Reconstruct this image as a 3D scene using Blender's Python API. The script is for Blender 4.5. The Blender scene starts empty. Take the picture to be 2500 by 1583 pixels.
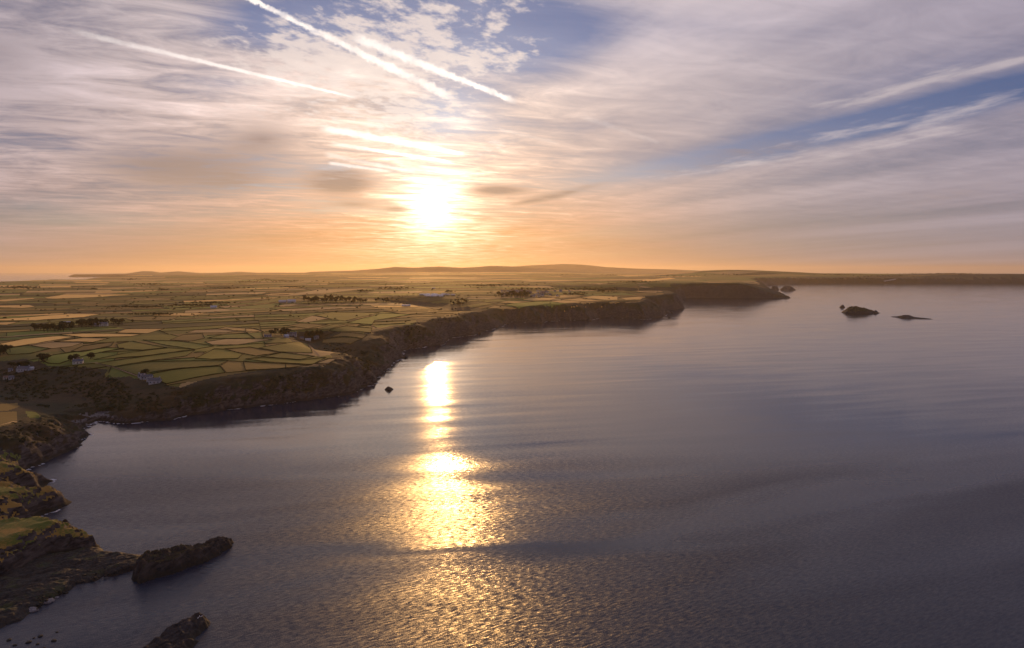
import bpy, math, random
import numpy as np
from mathutils import Vector

# ------------------------------------------------------------------ scene, camera, world, sun
scene = bpy.context.scene
R = math.radians
CAM_H = 150.0
FPX = 1689.0                      # focal length in photograph pixels (2500 wide)
PITCH = R(4.37)

cam_d = bpy.data.cameras.new('camera')
cam = bpy.data.objects.new('camera', cam_d)
scene.collection.objects.link(cam)
cam.location = (0, 0, CAM_H)
cam.rotation_euler = (R(90) - PITCH, 0, 0)
cam_d.sensor_width = 36
cam_d.lens = FPX / 2500 * 36
cam_d.clip_start = 1
cam_d.clip_end = 200000
scene.camera = cam

def ray(px, py):
    """world direction of a point of the photograph, used only to find where things stand"""
    cx = (px - 1250) / FPX
    cy = (791.5 - py) / FPX
    v = Vector((cx, math.cos(PITCH) + cy * math.sin(PITCH), -math.sin(PITCH) + cy * math.cos(PITCH)))
    return v.normalized()

SUN = ray(1060, 508)
SUN_EL = math.asin(SUN.z)
SUN_AZ = math.atan2(SUN.x, SUN.y)

sun_d = bpy.data.lights.new('sun', 'SUN')
sun_d.energy = 2.0
sun_d.color = (1.0, 0.52, 0.17)
sun_d.angle = R(0.6)
sun = bpy.data.objects.new('sun', sun_d)
scene.collection.objects.link(sun)
sun.rotation_euler = SUN.to_track_quat('Z', 'Y').to_euler()

vs = scene.view_settings
vs.view_transform = 'Standard'
vs.look = 'None'
vs.exposure = 0.15
vs.gamma = 1
cy_ = scene.cycles
cy_.use_denoising = True
cy_.max_bounces = 5
cy_.diffuse_bounces = 2
cy_.glossy_bounces = 3
cy_.volume_bounces = 1
cy_.transparent_max_bounces = 6
cy_.sample_clamp_indirect = 8

# ------------------------------------------------------------------ small node language
class S:
    def __init__(s, t, k): s.t, s.k = t, k
    def m(s, op, b=None, c=None, clamp=False):
        n = s.t.nodes.new('ShaderNodeMath'); n.operation = op; n.use_clamp = clamp
        for i, v in enumerate((s, b, c)):
            if v is None: continue
            if isinstance(v, S): s.t.links.new(v.k, n.inputs[i])
            else: n.inputs[i].default_value = v
        return S(s.t, n.outputs[0])
    def __add__(s, b): return s.m('ADD', b)
    __radd__ = __add__
    def __mul__(s, b): return s.m('MULTIPLY', b)
    __rmul__ = __mul__
    def __sub__(s, b): return s.m('SUBTRACT', b)
    def __rsub__(s, b): return (s * -1.0) + b
    def __truediv__(s, b): return s.m('DIVIDE', b)
    def __neg__(s): return s * -1.0
    def exp(s): return s.m('EXPONENT')
    def abs(s): return s.m('ABSOLUTE')
    def sqrt(s): return s.m('SQRT')
    def max(s, b): return s.m('MAXIMUM', b)
    def min(s, b): return s.m('MINIMUM', b)
    def pow(s, b): return s.m('POWER', b)
    def sat(s): return s.m('ADD', 0.0, clamp=True)
    def ss(s, a, b):                       # smoothstep a..b
        n = s.t.nodes.new('ShaderNodeMapRange'); n.interpolation_type = 'SMOOTHSTEP'
        s.t.links.new(s.k, n.inputs[0]); n.inputs[1].default_value = a; n.inputs[2].default_value = b
        return S(s.t, n.outputs[0])

def comb(t, x, y, z=0.0):
    n = t.nodes.new('ShaderNodeCombineXYZ')
    for i, v in enumerate((x, y, z)):
        if isinstance(v, S): t.links.new(v.k, n.inputs[i])
        else: n.inputs[i].default_value = v
    return S(t, n.outputs[0])
def sep(t, v):
    n = t.nodes.new('ShaderNodeSeparateXYZ'); t.links.new(v.k, n.inputs[0])
    return [S(t, o) for o in n.outputs]
def noise(t, vec, scale, detail=3, rough=0.5, dist=0.0, color=False, dims='2D'):
    n = t.nodes.new('ShaderNodeTexNoise'); n.noise_dimensions = dims; t.links.new(vec.k, n.inputs['Vector'])
    n.inputs['Scale'].default_value = scale; n.inputs['Detail'].default_value = detail
    n.inputs['Roughness'].default_value = rough; n.inputs['Distortion'].default_value = dist
    return S(t, n.outputs['Color' if color else 'Fac'])
def mix(t, f, a, b, mode='MIX'):
    n = t.nodes.new('ShaderNodeMix'); n.data_type = 'RGBA'; n.blend_type = mode
    for k, v in ((0, f), (6, a), (7, b)):
        if isinstance(v, S): t.links.new(v.k, n.inputs[k])
        elif k == 0: n.inputs[0].default_value = v
        else: n.inputs[k].default_value = (*v, 1)
    return S(t, n.outputs[2])
def scl(t, c, f):
    """colour times value"""
    n = t.nodes.new('ShaderNodeVectorMath'); n.operation = 'SCALE'
    if isinstance(c, S): t.links.new(c.k, n.inputs[0])
    else: n.inputs[0].default_value = c
    if isinstance(f, S): t.links.new(f.k, n.inputs['Scale'])
    else: n.inputs['Scale'].default_value = f
    return S(t, n.outputs[0])
def vadd(t, a, b, op='ADD'):
    n = t.nodes.new('ShaderNodeVectorMath'); n.operation = op
    for i, v in enumerate((a, b)):
        if isinstance(v, S): t.links.new(v.k, n.inputs[i])
        else: n.inputs[i].default_value = v
    return S(t, n.outputs[0])

# ------------------------------------------------------------------ the sky: Nishita air under layers of cirrus, altocumulus and contrails
def build_sky():
    w = bpy.data.worlds.new('World'); scene.world = w; w.use_nodes = True
    t = w.node_tree; t.nodes.clear()
    tc = t.nodes.new('ShaderNodeTexCoord')
    D = S(t, tc.outputs['Generated'])
    x, y, z = sep(t, D)
    zc = z.max(0.0)
    el = z.m('ARCSINE')
    sky = t.nodes.new('ShaderNodeTexSky'); sky.sky_type = 'NISHITA'; sky.sun_disc = False
    sky.sun_elevation = SUN_EL; sky.sun_rotation = SUN_AZ
    sky.air_density = 1.0; sky.dust_density = 1.4; sky.ozone_density = 1.5; sky.altitude = 100
    air = scl(t, S(t, sky.outputs[0]), 0.085)
    # angle to the sun
    dn = t.nodes.new('ShaderNodeVectorMath'); dn.operation = 'DOT_PRODUCT'
    t.links.new(D.k, dn.inputs[0]); dn.inputs[1].default_value = SUN
    ang = S(t, dn.outputs['Value']).min(1.0).m('ARCCOSINE') * (180 / math.pi)      # degrees
    # flat cloud deck seen in perspective
    q = zc + 0.045
    u, v = x / q, y / q
    # gnomonic sky coordinates of the half of the sky towards the sun
    ya = y.abs().max(0.12)
    gx, gy = x / ya, z / ya
    def g(px, py):
        d = ray(px, py); return d.x / d.y, d.z / d.y
    gv = comb(t, gx, gy)
    def local(px, py, rx, ry, px2=None, py2=None):
        a, b = g(px, py); th = 0.0
        if px2 is not None:
            a2, b2 = g(px2, py2); th = math.atan2(b2 - b, a2 - a)
        n = t.nodes.new('ShaderNodeMapping'); n.vector_type = 'TEXTURE'; t.links.new(gv.k, n.inputs[0])
        n.inputs['Location'].default_value = (a, b, 0); n.inputs['Rotation'].default_value = (0, 0, th)
        n.inputs['Scale'].default_value = (rx / FPX, ry / FPX, 1)
        return S(t, n.outputs[0])
    def blob(px, py, rx, ry, amp=1.0, px2=None, py2=None):
        """soft elliptical patch of sky, long axis towards (px2, py2)"""
        n = t.nodes.new('ShaderNodeTexGradient'); n.gradient_type = 'QUADRATIC_SPHERE'
        t.links.new(local(px, py, rx * 2.3, ry * 2.3, px2, py2).k, n.inputs[0])
        return S(t, n.outputs[1]), amp * 1.15
    def total(items):
        r = None
        for i, amp in items:
            r = i * amp if r is None else i.m('MULTIPLY_ADD', amp, r)
        return r
    deck = comb(t, u, v)
    # direction of the streaks on the side away from the sun
    def rot(th, sx, sy, off=0.0):
        c, s = math.cos(th), math.sin(th)
        return comb(t, (u * (c * sx)).m('ADD', v * (s * sx)) + off * 5.3, v.m('MULTIPLY_ADD', c * sy, u * (-s * sy)) + off * 3.1)
    da, db = ray(1560, 460), ray(2480, 240)
    pa = (da.x / (da.z + .045), da.y / (da.z + .045)); pb = (db.x / (db.z + .045), db.y / (db.z + .045))
    th_r = math.atan2(pb[1] - pa[1], pb[0] - pa[0])
    ea, eb = ray(300, 110), ray(885, 242)
    pc = (ea.x / (ea.z + .045), ea.y / (ea.z + .045)); pd = (eb.x / (eb.z + .045), eb.y / (eb.z + .045))
    th_l = math.atan2(pd[1] - pc[1], pd[0] - pc[0])
    side = gx.ss(-0.12, 0.22)                              # 0 towards the left sky, 1 towards the right sky
    n_r = noise(t, rot(th_r, 0.16, 1.0, 3.1), 0.75, 5, 0.52, 0.15)
    n_l = noise(t, rot(0.22, 0.45, 1.0, 7.7), 1.0, 5, 0.58, 0.3)
    n_f = noise(t, rot(0.34, 0.50, 1.0, 1.3), 4.4, 6, 0.66, 0.35)
    n_big = noise(t, deck, 0.33, 3, 0.5, 0.3)
    up = zc.ss(0.02, 0.13)                                 # the lowest air is a smooth haze
    n_s = n_f
    n_l = (n_l - 0.5) * (up * 0.75 + 0.25) + 0.5; n_f = (n_f - 0.5) * up + 0.5; n_r = (n_r - 0.5) * (up * 0.8 + 0.2) + 0.5
    n_str = n_l * (1.0 - side) + n_r * side
    # how thick the veil of high cloud is
    gaps = total([blob(1300, 80, 300, 115, .80), blob(1010, 40, 270, 75, 1.05), blob(700, 45, 170, 44, .8), blob(560, 205, 170, 42, .42),
                  blob(1090, 275, 110, 75, .55), blob(640, 95, 160, 45, .3),
                  blob(2160, 290, 400, 26, 1.0, 2500, 205), blob(2440, 225, 210, 34, .75, 2500, 208), blob(1850, 360, 260, 22, .5, 2200, 280),
                  blob(1700, 60, 330, 60, .28), blob(2330, 160, 300, 40, .2, 2500, 120), blob(150, 540, 190, 26, .34), blob(90, 500, 160, 22, .3)])
    veil = (n_str - 0.5) * 1.5 + (n_f - 0.5) * 1.25 * (1.0 - side * 0.72) + (n_big - 0.5) * 0.5 + 0.90 - gaps * 1.10
    veil = veil.ss(-0.12, 1.08)
    low = (-(zc / 0.10)).exp()
    veil = veil.max(low * 0.75)
    # colour of the lit veil: mauve aloft, peach and orange low and towards the sun
    near = (ang * (-1 / 22.0)).exp()
    warm = ((zc * (-1 / 0.135)).exp() * ((ang * ang * (-1 / 1200.0)).exp() * 1.25 + 0.30)).sat()
    c_high = mix(t, near, (0.258, 0.236, 0.350), (1.04, 0.89, 0.76))
    c_low = mix(t, near * (1.0 - gx.ss(0.0, 0.55) * 0.75), (0.300, 0.252, 0.235), (1.00, 0.43, 0.115))
    cv = mix(t, warm, c_high, c_low)
    shade = 0.90 + (n_str - 0.5) * 1.15 + (n_f - 0.5) * 1.3 * (1.0 - side * 0.72)
    shade = shade.max(0.45)
    cv = scl(t, cv, shade)
    base = mix(t, 1.0, air, (0.34, 0.47, 1.0), 'MULTIPLY')
    col = mix(t, veil, base, cv)
    # grey undersides of thicker patches
    dark = total([blob(410, 405, 190, 48, .95), blob(560, 445, 160, 40, .55), blob(640, 340, 110, 46, .6), blob(835, 448, 78, 24, 1.25), blob(1215, 465, 85, 15, .9),
                  blob(1290, 492, 90, 9, .5, 1400, 470), blob(860, 500, 110, 16, .6), blob(970, 512, 34, 9, .6), blob(830, 420, 60, 8, .5), blob(0, 130, 170, 120, .45), blob(130, 300, 260, 60, .25),
                  blob(1780, 385, 270, 36, .5, 2200, 300), blob(2350, 470, 330, 70, .35, 2500, 440), blob(2300, 600, 400, 22, .22), blob(1390, 470, 90, 9, .45, 1480, 445)])
    dark = (dark * (n_f * 2.6 - 0.25) * (0.45 + n_l * 1.1)).ss(0.10, 1.1)
    c_dark = mix(t, warm, (0.200, 0.178, 0.220), (0.50, 0.335, 0.20))
    col = mix(t, dark * 0.86, col, c_dark)
    # altocumulus: small bright flakes
    puff = noise(t, rot(th_l + 0.5, 0.75, 1.0, 2.0), 12.0, 4, 0.60, 0.08)
    puff2 = noise(t, rot(th_l + 0.5, 0.8, 1.0, 5.0), 1.6, 2, 0.5, 0.2)
    pm = total([blob(1010, 55, 200, 85, 1.1), blob(900, 160, 190, 75, .95), blob(1000, 285, 150, 62, 1.25), blob(1085, 140, 70, 40, .9, 1200, 190), blob(1172, 145, 28, 22, 1.5),
                blob(1255, 140, 62, 24, 1.35, 1300, 130), blob(1200, 66, 22, 12, 1.1), blob(1250, 5, 46, 18, 1.2), blob(1390, 18, 18, 8, 1.0, 1410, 10), blob(760, 160, 200, 70, .7),
                blob(1215, 355, 70, 12, .7, 1300, 330), blob(700, 110, 190, 60, .5), blob(560, 270, 240, 50, .3)])
    pf = (pm * (puff2 * 0.9 + 0.55) * 0.85 + (puff - 0.5) * 3.8 - 0.34).ss(0.0, 1.1) * pm.min(1.0).ss(0.05, 0.5)
    fr = total([blob(2290, 190, 200, 24, 1.3, 2500, 135), blob(2110, 240, 110, 12, .9, 2200, 218), blob(2480, 152, 70, 10, 1.0, 2500, 147), blob(2380, 262, 230, 20, 1.0, 2500, 225), blob(2050, 322, 230, 20, 1.0, 2250, 275),
                blob(1800, 405, 260, 14, .8, 2200, 350), blob(2250, 335, 330, 22, .8, 2500, 280), blob(1980, 250, 60, 10, .5)])
    n_fr = noise(t, rot(th_r, 0.5, 1.0, 6.0), 7.0, 5, 0.6, 0.1)
    n_fr2 = noise(t, rot(th_r, 0.22, 1.0, 8.0), 2.2, 4, 0.55, 0.1)
    pf = pf.max((fr * (n_fr * 0.6 + n_fr2 * 1.2) * 0.9 + (n_fr - 0.5) * 1.3 - 0.34).ss(0.0, 0.95) * 0.66)
    c_puff = mix(t, (-(ang / 20.0)).exp(), (0.50, 0.43, 0.46), (1.05, 0.88, 0.75))
    col = mix(t, pf * 0.85, col, c_puff)
    # contrails
    wob = noise(t, gv, 70, 5, 0.62, 0.0, True)
    wx, wy, wz = sep(t, wob)
    wyy = wy * 1.1 + 0.45
    brk = noise(t, gv, 26, 3, 0.6).ss(0.26, 0.62) * 0.5 + 0.5
    def trail(x0, y0, x1, y1, w0, w1, amp, puffy, i0=1.0, i1=1.0):
        (a, b), (c, d) = g(x0, y0), g(x1, y1)
        L = math.hypot(c - a, d - b) * FPX
        s, o, _ = sep(t, local(x0, y0, L, 1.0, x1, y1))
        sc_ = s.sat()
        r = wx.m('MULTIPLY_ADD', puffy * 2.2, o - puffy * 1.1) / (sc_.m('MULTIPLY_ADD', w1 - w0, w0) * wyy)
        r2 = r * r
        e = (r2 * (r2 + 0.35) * -0.75).exp() * s.ss(-0.02, 0.08) * s.ss(1.0, 0.88) * brk * sc_.m('MULTIPLY_ADD', i1 - i0, i0)
        return e, amp
    tr = total([trail(565, -25, 1130, 252, 5, 10, 1.2, 8, 1.0, .65), trail(860, 88, 1268, 252, 11, 6, 1.2, 6, .7, 1.1),
                trail(170, 75, 886, 243, 7, 2.4, 1.1, 1.0, .3, 1.3), trail(780, 312, 1150, 380, 9, 4.5, 1.3, 2, .6, 1.2),
                trail(805, 350, 1115, 398, 5, 3.4, 1.25, 1.2, .6, 1.1), trail(790, 376, 1030, 425, 6, 4, .6, 1.5, .6, .8), trail(800, 398, 960, 420, 4, 3, .6, 1.2),
                trail(1420, 285, 1620, 352, 6, 4, .12, 4), trail(1215, 316, 1370, 352, 4, 3, .14, 4)])
    c_tr = mix(t, (-(ang / 16.0)).exp(), (0.84, 0.77, 0.76), (1.45, 1.27, 1.10))
    col = mix(t, tr.sat() * 0.97, col, c_tr)
    # light scattered forward by thin cloud around the sun
    thin = 0.55 + (n_s - 0.5) * 1.9 + (n_l - 0.5) * 0.9 - dark * 0.75
    thin = thin.max(0.06)
    angs = ang * (1.45 - thin * 0.85)
    halo = (ang * (-1 / 0.6)).exp() * 5.0 * (thin + 0.3) + (angs * (-1 / 1.9)).exp() * 3.0 * thin + (ang * (-1 / 7.5)).exp() * 0.36 * thin
    col = vadd(t, col, scl(t, (1.0, 0.88, 0.70), halo))
    # below the horizon the world only shows the dim lower air
    col = mix(t, z.ss(-0.02, 0.0), (0.25, 0.17, 0.12), col)
    bg = t.nodes.new('ShaderNodeBackground'); bg.inputs['Strength'].default_value = 1.0
    t.links.new(col.k, bg.inputs['Color'])
    out = t.nodes.new('ShaderNodeOutputWorld'); t.links.new(bg.outputs[0], out.inputs[0])
    w.cycles.sampling_method = 'MANUAL'; w.cycles.sample_map_resolution = 512
build_sky()

# ------------------------------------------------------------------ helpers for objects
COL = scene.collection
rng = random.Random(7)
nrng = np.random.default_rng(11)

def tag(o, label=None, cat=None, group=None, kind=None):
    if label: o['label'] = label
    if cat: o['category'] = cat
    if group: o['group'] = group
    if kind: o['kind'] = kind
    return o
def link(name, me, parent=None, mats=()):
    o = bpy.data.objects.new(name, me); COL.objects.link(o)
    if me is not None:
        for m in mats: me.materials.append(m)
    if parent is not None: o.parent = parent
    return o
def mesh(name, verts, faces, smooth=False):
    """mesh from numpy arrays or lists; faces all of one size may be an array"""
    me = bpy.data.meshes.new(name)
    if isinstance(faces, np.ndarray):
        n, k = faces.shape
        me.vertices.add(len(verts)); me.loops.add(n * k); me.polygons.add(n)
        me.vertices.foreach_set('co', np.asarray(verts, np.float32).ravel())
        me.loops.foreach_set('vertex_index', faces.astype(np.int32).ravel())
        me.polygons.foreach_set('loop_start', np.arange(0, n * k, k, dtype=np.int32))
        me.update(calc_edges=True)
    else:
        me.from_pydata([tuple(v) for v in verts], [], faces); me.update()
    if smooth: me.polygons.foreach_set('use_smooth', np.ones(len(me.polygons), bool))
    return me
def copy_tree(o, parent=None):
    c = o.copy(); COL.objects.link(c); c.parent = parent
    for ch in list(o.children): copy_tree(ch, c)
    return c

# ------------------------------------------------------------------ numpy noise
def _hash(ix, iy, seed):
    h = (ix.astype(np.int64) * 374761393 + iy.astype(np.int64) * 668265263 + seed * 1442695041) & 0xFFFFFFFF
    h = ((h ^ (h >> 13)) * 1274126177) & 0xFFFFFFFF
    return ((h ^ (h >> 16)) & 0xFFFF).astype(np.float64) / 65535.0
def vnoise(x, y, seed=0):
    ix, iy = np.floor(x), np.floor(y)
    fx, fy = x - ix, y - iy
    fx = fx * fx * fx * (fx * (fx * 6 - 15) + 10); fy = fy * fy * fy * (fy * (fy * 6 - 15) + 10)
    a = _hash(ix, iy, seed); b = _hash(ix + 1, iy, seed); c = _hash(ix, iy + 1, seed); d = _hash(ix + 1, iy + 1, seed)
    return (a + (b - a) * fx + (c - a) * fy + (a - b - c + d) * fx * fy) * 2 - 1
def fbm(x, y, scale, oct=4, seed=0, gain=0.5, ridged=False):
    x = np.asarray(x, float) / scale; y = np.asarray(y, float) / scale
    r = np.zeros_like(x); a = 1.0; tot = 0
    for o in range(oct):
        n = vnoise(x, y, seed + o * 17)
        if ridged: n = 1 - 2 * np.abs(n)
        r += a * n; tot += a; a *= gain; x, y = x * 2.03 + 11.3, y * 2.03 - 5.7
    return r / tot
def sstep(a, b, x):
    t = np.clip((x - a) / (b - a), 0, 1); return t * t * (3 - 2 * t)

# ------------------------------------------------------------------ where things stand
def sea_pt(px, py, z=0.0):
    d = ray(px, py); k = (z - CAM_H) / d.z
    return d.x * k, d.y * k
def polar(px, dist, _=None):
    d = ray(px, 664); a = math.atan2(d.x, d.y)
    return dist * math.sin(a), dist * math.cos(a)

# outline of the mainland at the waterline, walked from the near shore to the far bay
near = [(-330, 1560), (-200, 1530), (-80, 1470), (0, 1418), (36, 1406), (61, 1392), (87, 1378), (130, 1363), (202, 1352), (241, 1339), (232, 1326), (216, 1314), (193, 1302), (150, 1306),
        (120, 1303), (60, 1312), (30, 1305), (70, 1285), (98, 1279), (91, 1268), (129, 1249), (167, 1230), (177, 1225), (160, 1221), (129, 1222), (90, 1228), (60, 1222), (70, 1205), (102, 1199), (108, 1194), (121, 1179), (129, 1176),
        (118, 1172), (90, 1172), (60, 1165), (58, 1152), (78, 1141), (96, 1138), (134, 1117), (161, 1101), (188, 1090), (200, 1077), (199, 1071), (211, 1060), (198, 1058), (183, 1060), (191, 1047), (228, 1031), (239, 1025), (255, 1030), (301, 1033),
        (349, 1029), (417, 1025), (470, 1012), (538, 1003), (600, 995), (716, 980), (803, 970), (850, 963), (885, 951), (902, 941), (914, 934), (918, 922), (931, 911), (943, 899), (960, 884),
        (987, 873), (981, 858), (1013, 850), (1077, 841), (1094, 826), (1164, 818), (1170, 812), (1222, 800), (1234, 791), (1248, 786), (1287, 789), (1328, 789), (1334, 784),
        (1358, 784), (1362, 781), (1441, 783), (1462, 777), (1505, 777), (1578, 781), (1607, 777), (1624, 774), (1630, 765), (1619, 760), (1674, 754), (1665, 745), (1672, 738), (1663, 731), (1680, 729), (1752, 729), (1858, 730), (1928, 728),
        (1899, 717), (1878, 706), (1862, 698), (1876, 696), (1945, 693), (2060, 692.5), (2200, 693), (2350, 692), (2500, 692.5), (2900, 693)]
coast = [sea_pt(*p) for p in near]
coast += [polar(3000, 12500), polar(2500, 12300), polar(2200, 12800), polar(2000, 14500), polar(1960, 20000), polar(1930, 27000), polar(600, 29500), polar(360, 28000), polar(240, 25500), polar(165, 22300), polar(215, 21800), polar(330, 18500),
          polar(300, 13800), polar(200, 11500), polar(100, 9600), polar(0, 8100), polar(-250, 7600), polar(-500, 7000)]
coast = np.array(coast)

def poly_dist(P, poly, closed=True):
    """distance to the edges of a polyline, in chunks"""
    A = poly; B = np.roll(poly, -1, 0)
    if not closed: A, B = poly[:-1], poly[1:]
    D = B - A; L = (D * D).sum(1); out = np.full(len(P), 1e12)
    for a, d, l in zip(A, D, L):
        q = P - a
        t = np.clip((q @ d) / max(l, 1e-9), 0, 1)
        e = q - t[:, None] * d
        np.minimum(out, e[:, 0] ** 2 + e[:, 1] ** 2, out=out)
    return np.sqrt(out)
def inside(P, poly):
    r = np.zeros(len(P), bool); x, y = P[:, 0], P[:, 1]
    for (x0, y0), (x1, y1) in zip(poly, np.roll(poly, -1, 0)):
        if y0 == y1: continue
        m = (y0 > y) != (y1 > y)
        xs = (x1 - x0) * (y - y0) / (y1 - y0) + x0
        r ^= m & (x < xs)
    return r

VALLEYS = [  # (points in the photograph with assumed height, width, depth share)
    ([(228, 1026, 2), (150, 985, 9), (60, 955, 12), (-60, 935, 15), (-220, 905, 18)], 75, .70),
    ([(935, 905, 2), (850, 860, 24), (790, 838, 30), (765, 815, 34)], 38, .55),
    ([(1240, 789, 2), (1150, 762, 30), (1050, 742, 38), (980, 735, 40)], 90, .42),
    ([(1668, 731, 2), (1560, 722, 30), (1440, 712, 40)], 170, .62)]
VALLEYS = [(np.array([sea_pt(a, b, c) for a, b, c in pts]), w, d) for pts, w, d in VALLEYS]

# far ridges: silhouette points of the photograph, each ridge a range of hills at its own distance
RIDGES = [
    (24000, 1000, [(150, 672), (170, 670), (240, 667), (300, 666), (330, 660), (349, 656.5), (372, 657), (392, 661), (436, 657), (490, 663), (540, 662), (584, 658), (650, 664), (720, 664), (800, 667)]),
    (17500, 1500, [(700, 667), (760, 660), (860, 657), (920, 653), (966, 648), (1010, 650), (1071, 647), (1130, 650), (1199, 645.5), (1260, 647), (1330, 652), (1500, 662), (1560, 668)]),
    (24500, 1600, [(1150, 662), (1230, 646), (1290, 642), (1340, 640), (1380, 638), (1420, 640), (1480, 646), (1560, 650), (1640, 652), (1720, 655), (1800, 659), (1860, 666)]),
    (10800, 900, [(1560, 672), (1640, 662), (1700, 657), (1800, 655), (1860, 657), (1930, 660), (2000, 663), (2080, 663.5), (2200, 664.5), (2350, 663), (2500, 664), (2700, 665), (2900, 668)]),
    (31500, 700, [(2130, 668), (2200, 655), (2300, 652.5), (2400, 654), (2500, 655), (2700, 656)])]

def plateau(x, y, d):
    az = np.degrees(np.arctan2(x, y))
    h = np.interp(y, [250, 300, 360, 480, 560, 720, 850, 1600, 2300, 3200, 4000, 6000, 9000, 13000, 20000, 33000],
                  [11, 12.5, 14.5, 20, 24, 25, 31, 42, 47, 58, 66, 62, 78, 96, 110, 90])
    h = h + 22 * np.exp(-((y - 3950) / 700) ** 2) * sstep(4, 11, az)
    h = h * (1 - 0.78 * sstep(17.8, 21.6, az) * sstep(3000, 3400, d) * sstep(6500, 5200, d))
    h = h * (1 - 0.30 * sstep(-12, -32, az) * sstep(900, 3000, d))
    h = h + fbm(x, y, 900, 3, 5) * 7 * sstep(600, 2500, d) + fbm(x, y, 2600, 3, 9) * 14 * sstep(3500, 9000, d)
    h = h + fbm(x, y, 130, 2, 21) * 1.4
    for D, wd, pts in RIDGES:
        p = np.array([(math.degrees(math.atan2(ray(a, 664).x, ray(a, 664).y)), CAM_H + (662 - b - (0 if D == 24000 else 6.0 if D == 24500 else 3.5)) / FPX * D) for a, b in pts])
        top = np.interp(az, p[:, 0], p[:, 1], left=0, right=0)
        f = np.where(d < D, np.exp(-((d - D) / wd) ** 2), np.exp(-((d - D) / (wd * .8)) ** 2))
        rough = fbm(x, y, wd * .55, 5, int(D), 0.55)
        h = h * (1 - f) + np.maximum(top - np.abs(rough) * top * .04, h * .6) * f * (1 + 0.10 * rough * (1 - f))
    return h
def land(P):
    """height and inland distance for world points"""
    x, y = P[:, 0], P[:, 1]
    d = np.hypot(x, y)
    cd = poly_dist(P, coast); ins = inside(P, coast); sd = np.where(ins, cd, -cd)
    z = np.full(len(P), -8.0)
    k = sd > -60
    x, y, d, s = x[k], y[k], d[k], sd[k]
    far = np.clip(d / 900, 0.55, 5)
    w = s + fbm(x, y, 34 * far, 4, 31) * 9 * np.minimum(far, 2.2) + fbm(x, y, 8.5, 3, 77) * 2.6 * sstep(1600, 500, d) + fbm(x, y, 19, 4, 57, .6, True) * 7.0 * sstep(3600, 900, d) * sstep(560, 820, d)
    w = np.where(s > 0, np.maximum(w, s * 0.25), w)
    h = plateau(x, y, d)
    Pk = np.c_[x, y]
    for V, wd, dep in VALLEYS:
        vd = poly_dist(Pk, V, False)
        h = h * (1 - dep * np.exp(-(vd / wd) ** 2))
    W = np.interp(d, [300, 380, 480, 700, 1500, 4000, 9000], [6, 8, 20, 42, 62, 70, 160]) * (1 + 0.45 * fbm(x, y, 160, 2, 91))
    step = np.minimum(4.0, h * .4)
    c = np.clip((w - 2) / W, 0, 1)
    c = 1 - (1 - c) ** 1.75
    zz = step * sstep(0, 5 * np.clip(far, 1, 3), w) + (h - step) * c
    bell = c * (1 - c) * 4
    qs = x * 0.62 - y * 0.79; ps = x * 0.79 + y * 0.62         # upturned beds strike obliquely to the shore
    zz += bell * (fbm(x, y, 30, 4, 41, 0.6, True) * np.interp(d, [300, 800, 3000], [2.2, 6.0, 8.0]) + fbm(x, y, 7, 4, 43, 0.6, True) * 1.5 * sstep(1500, 500, d)
                  + fbm(qs * 2.4, ps * .35, 9, 3, 45, 0.6, True) * 1.5 * sstep(1300, 450, d))
    zz += sstep(0, 4, w) * (1 - c) * (fbm(x, y, 4.5, 3, 47, .6, True) * 1.0 + fbm(qs * 2.4, ps * .3, 6, 3, 49, .6, True) * 1.1) * sstep(1000, 400, d)
    saw = ((zz + 0.32 * qs) / 2.6) % 1.0                      # ledges along the bedding
    zz += bell * (sstep(.25, .75, saw) - saw) * 2.2 * sstep(1100, 500, d)
    zz = np.where(w < 0, np.maximum(w * 0.45, -8), zz)
    z[k] = zz
    return z, sd
def height(x, y):
    return float(land(np.array([[x, y]], float))[0][0])
GRID = {}
def ground_pts(pts):
    """photograph points -> world points: first place where the line of sight meets the ground"""
    dirs = np.array([tuple(ray(*p)) for p in pts]); hd = np.hypot(dirs[:, 0], dirs[:, 1])
    az, rr, Z = GRID['az'], GRID['rr'], GRID['Z']
    c = np.clip((np.arctan2(dirs[:, 0], dirs[:, 1]) - az[0]) / (az[1] - az[0]), 0, len(az) - 1.001)
    j = c.astype(int); f = c - j
    col = np.maximum(Z[:, j] * (1 - f) + Z[:, j + 1] * f, 0)
    los = CAM_H + rr[:, None] * (dirs[:, 2] / hd)[None]
    hit = col >= los
    k = np.where(hit.any(0), hit.argmax(0), len(rr) - 1); k = np.maximum(k, 1); n = np.arange(len(pts))
    g0, g1 = los[k - 1, n] - col[k - 1, n], los[k, n] - col[k, n]
    t = np.clip(g0 / np.maximum(g0 - g1, 1e-6), 0, 1)
    r = rr[k - 1] + (rr[k] - rr[k - 1]) * t
    return np.c_[dirs[:, :2] / hd[:, None] * r[:, None], col[k - 1, n] * (1 - t) + col[k, n] * t]

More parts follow.
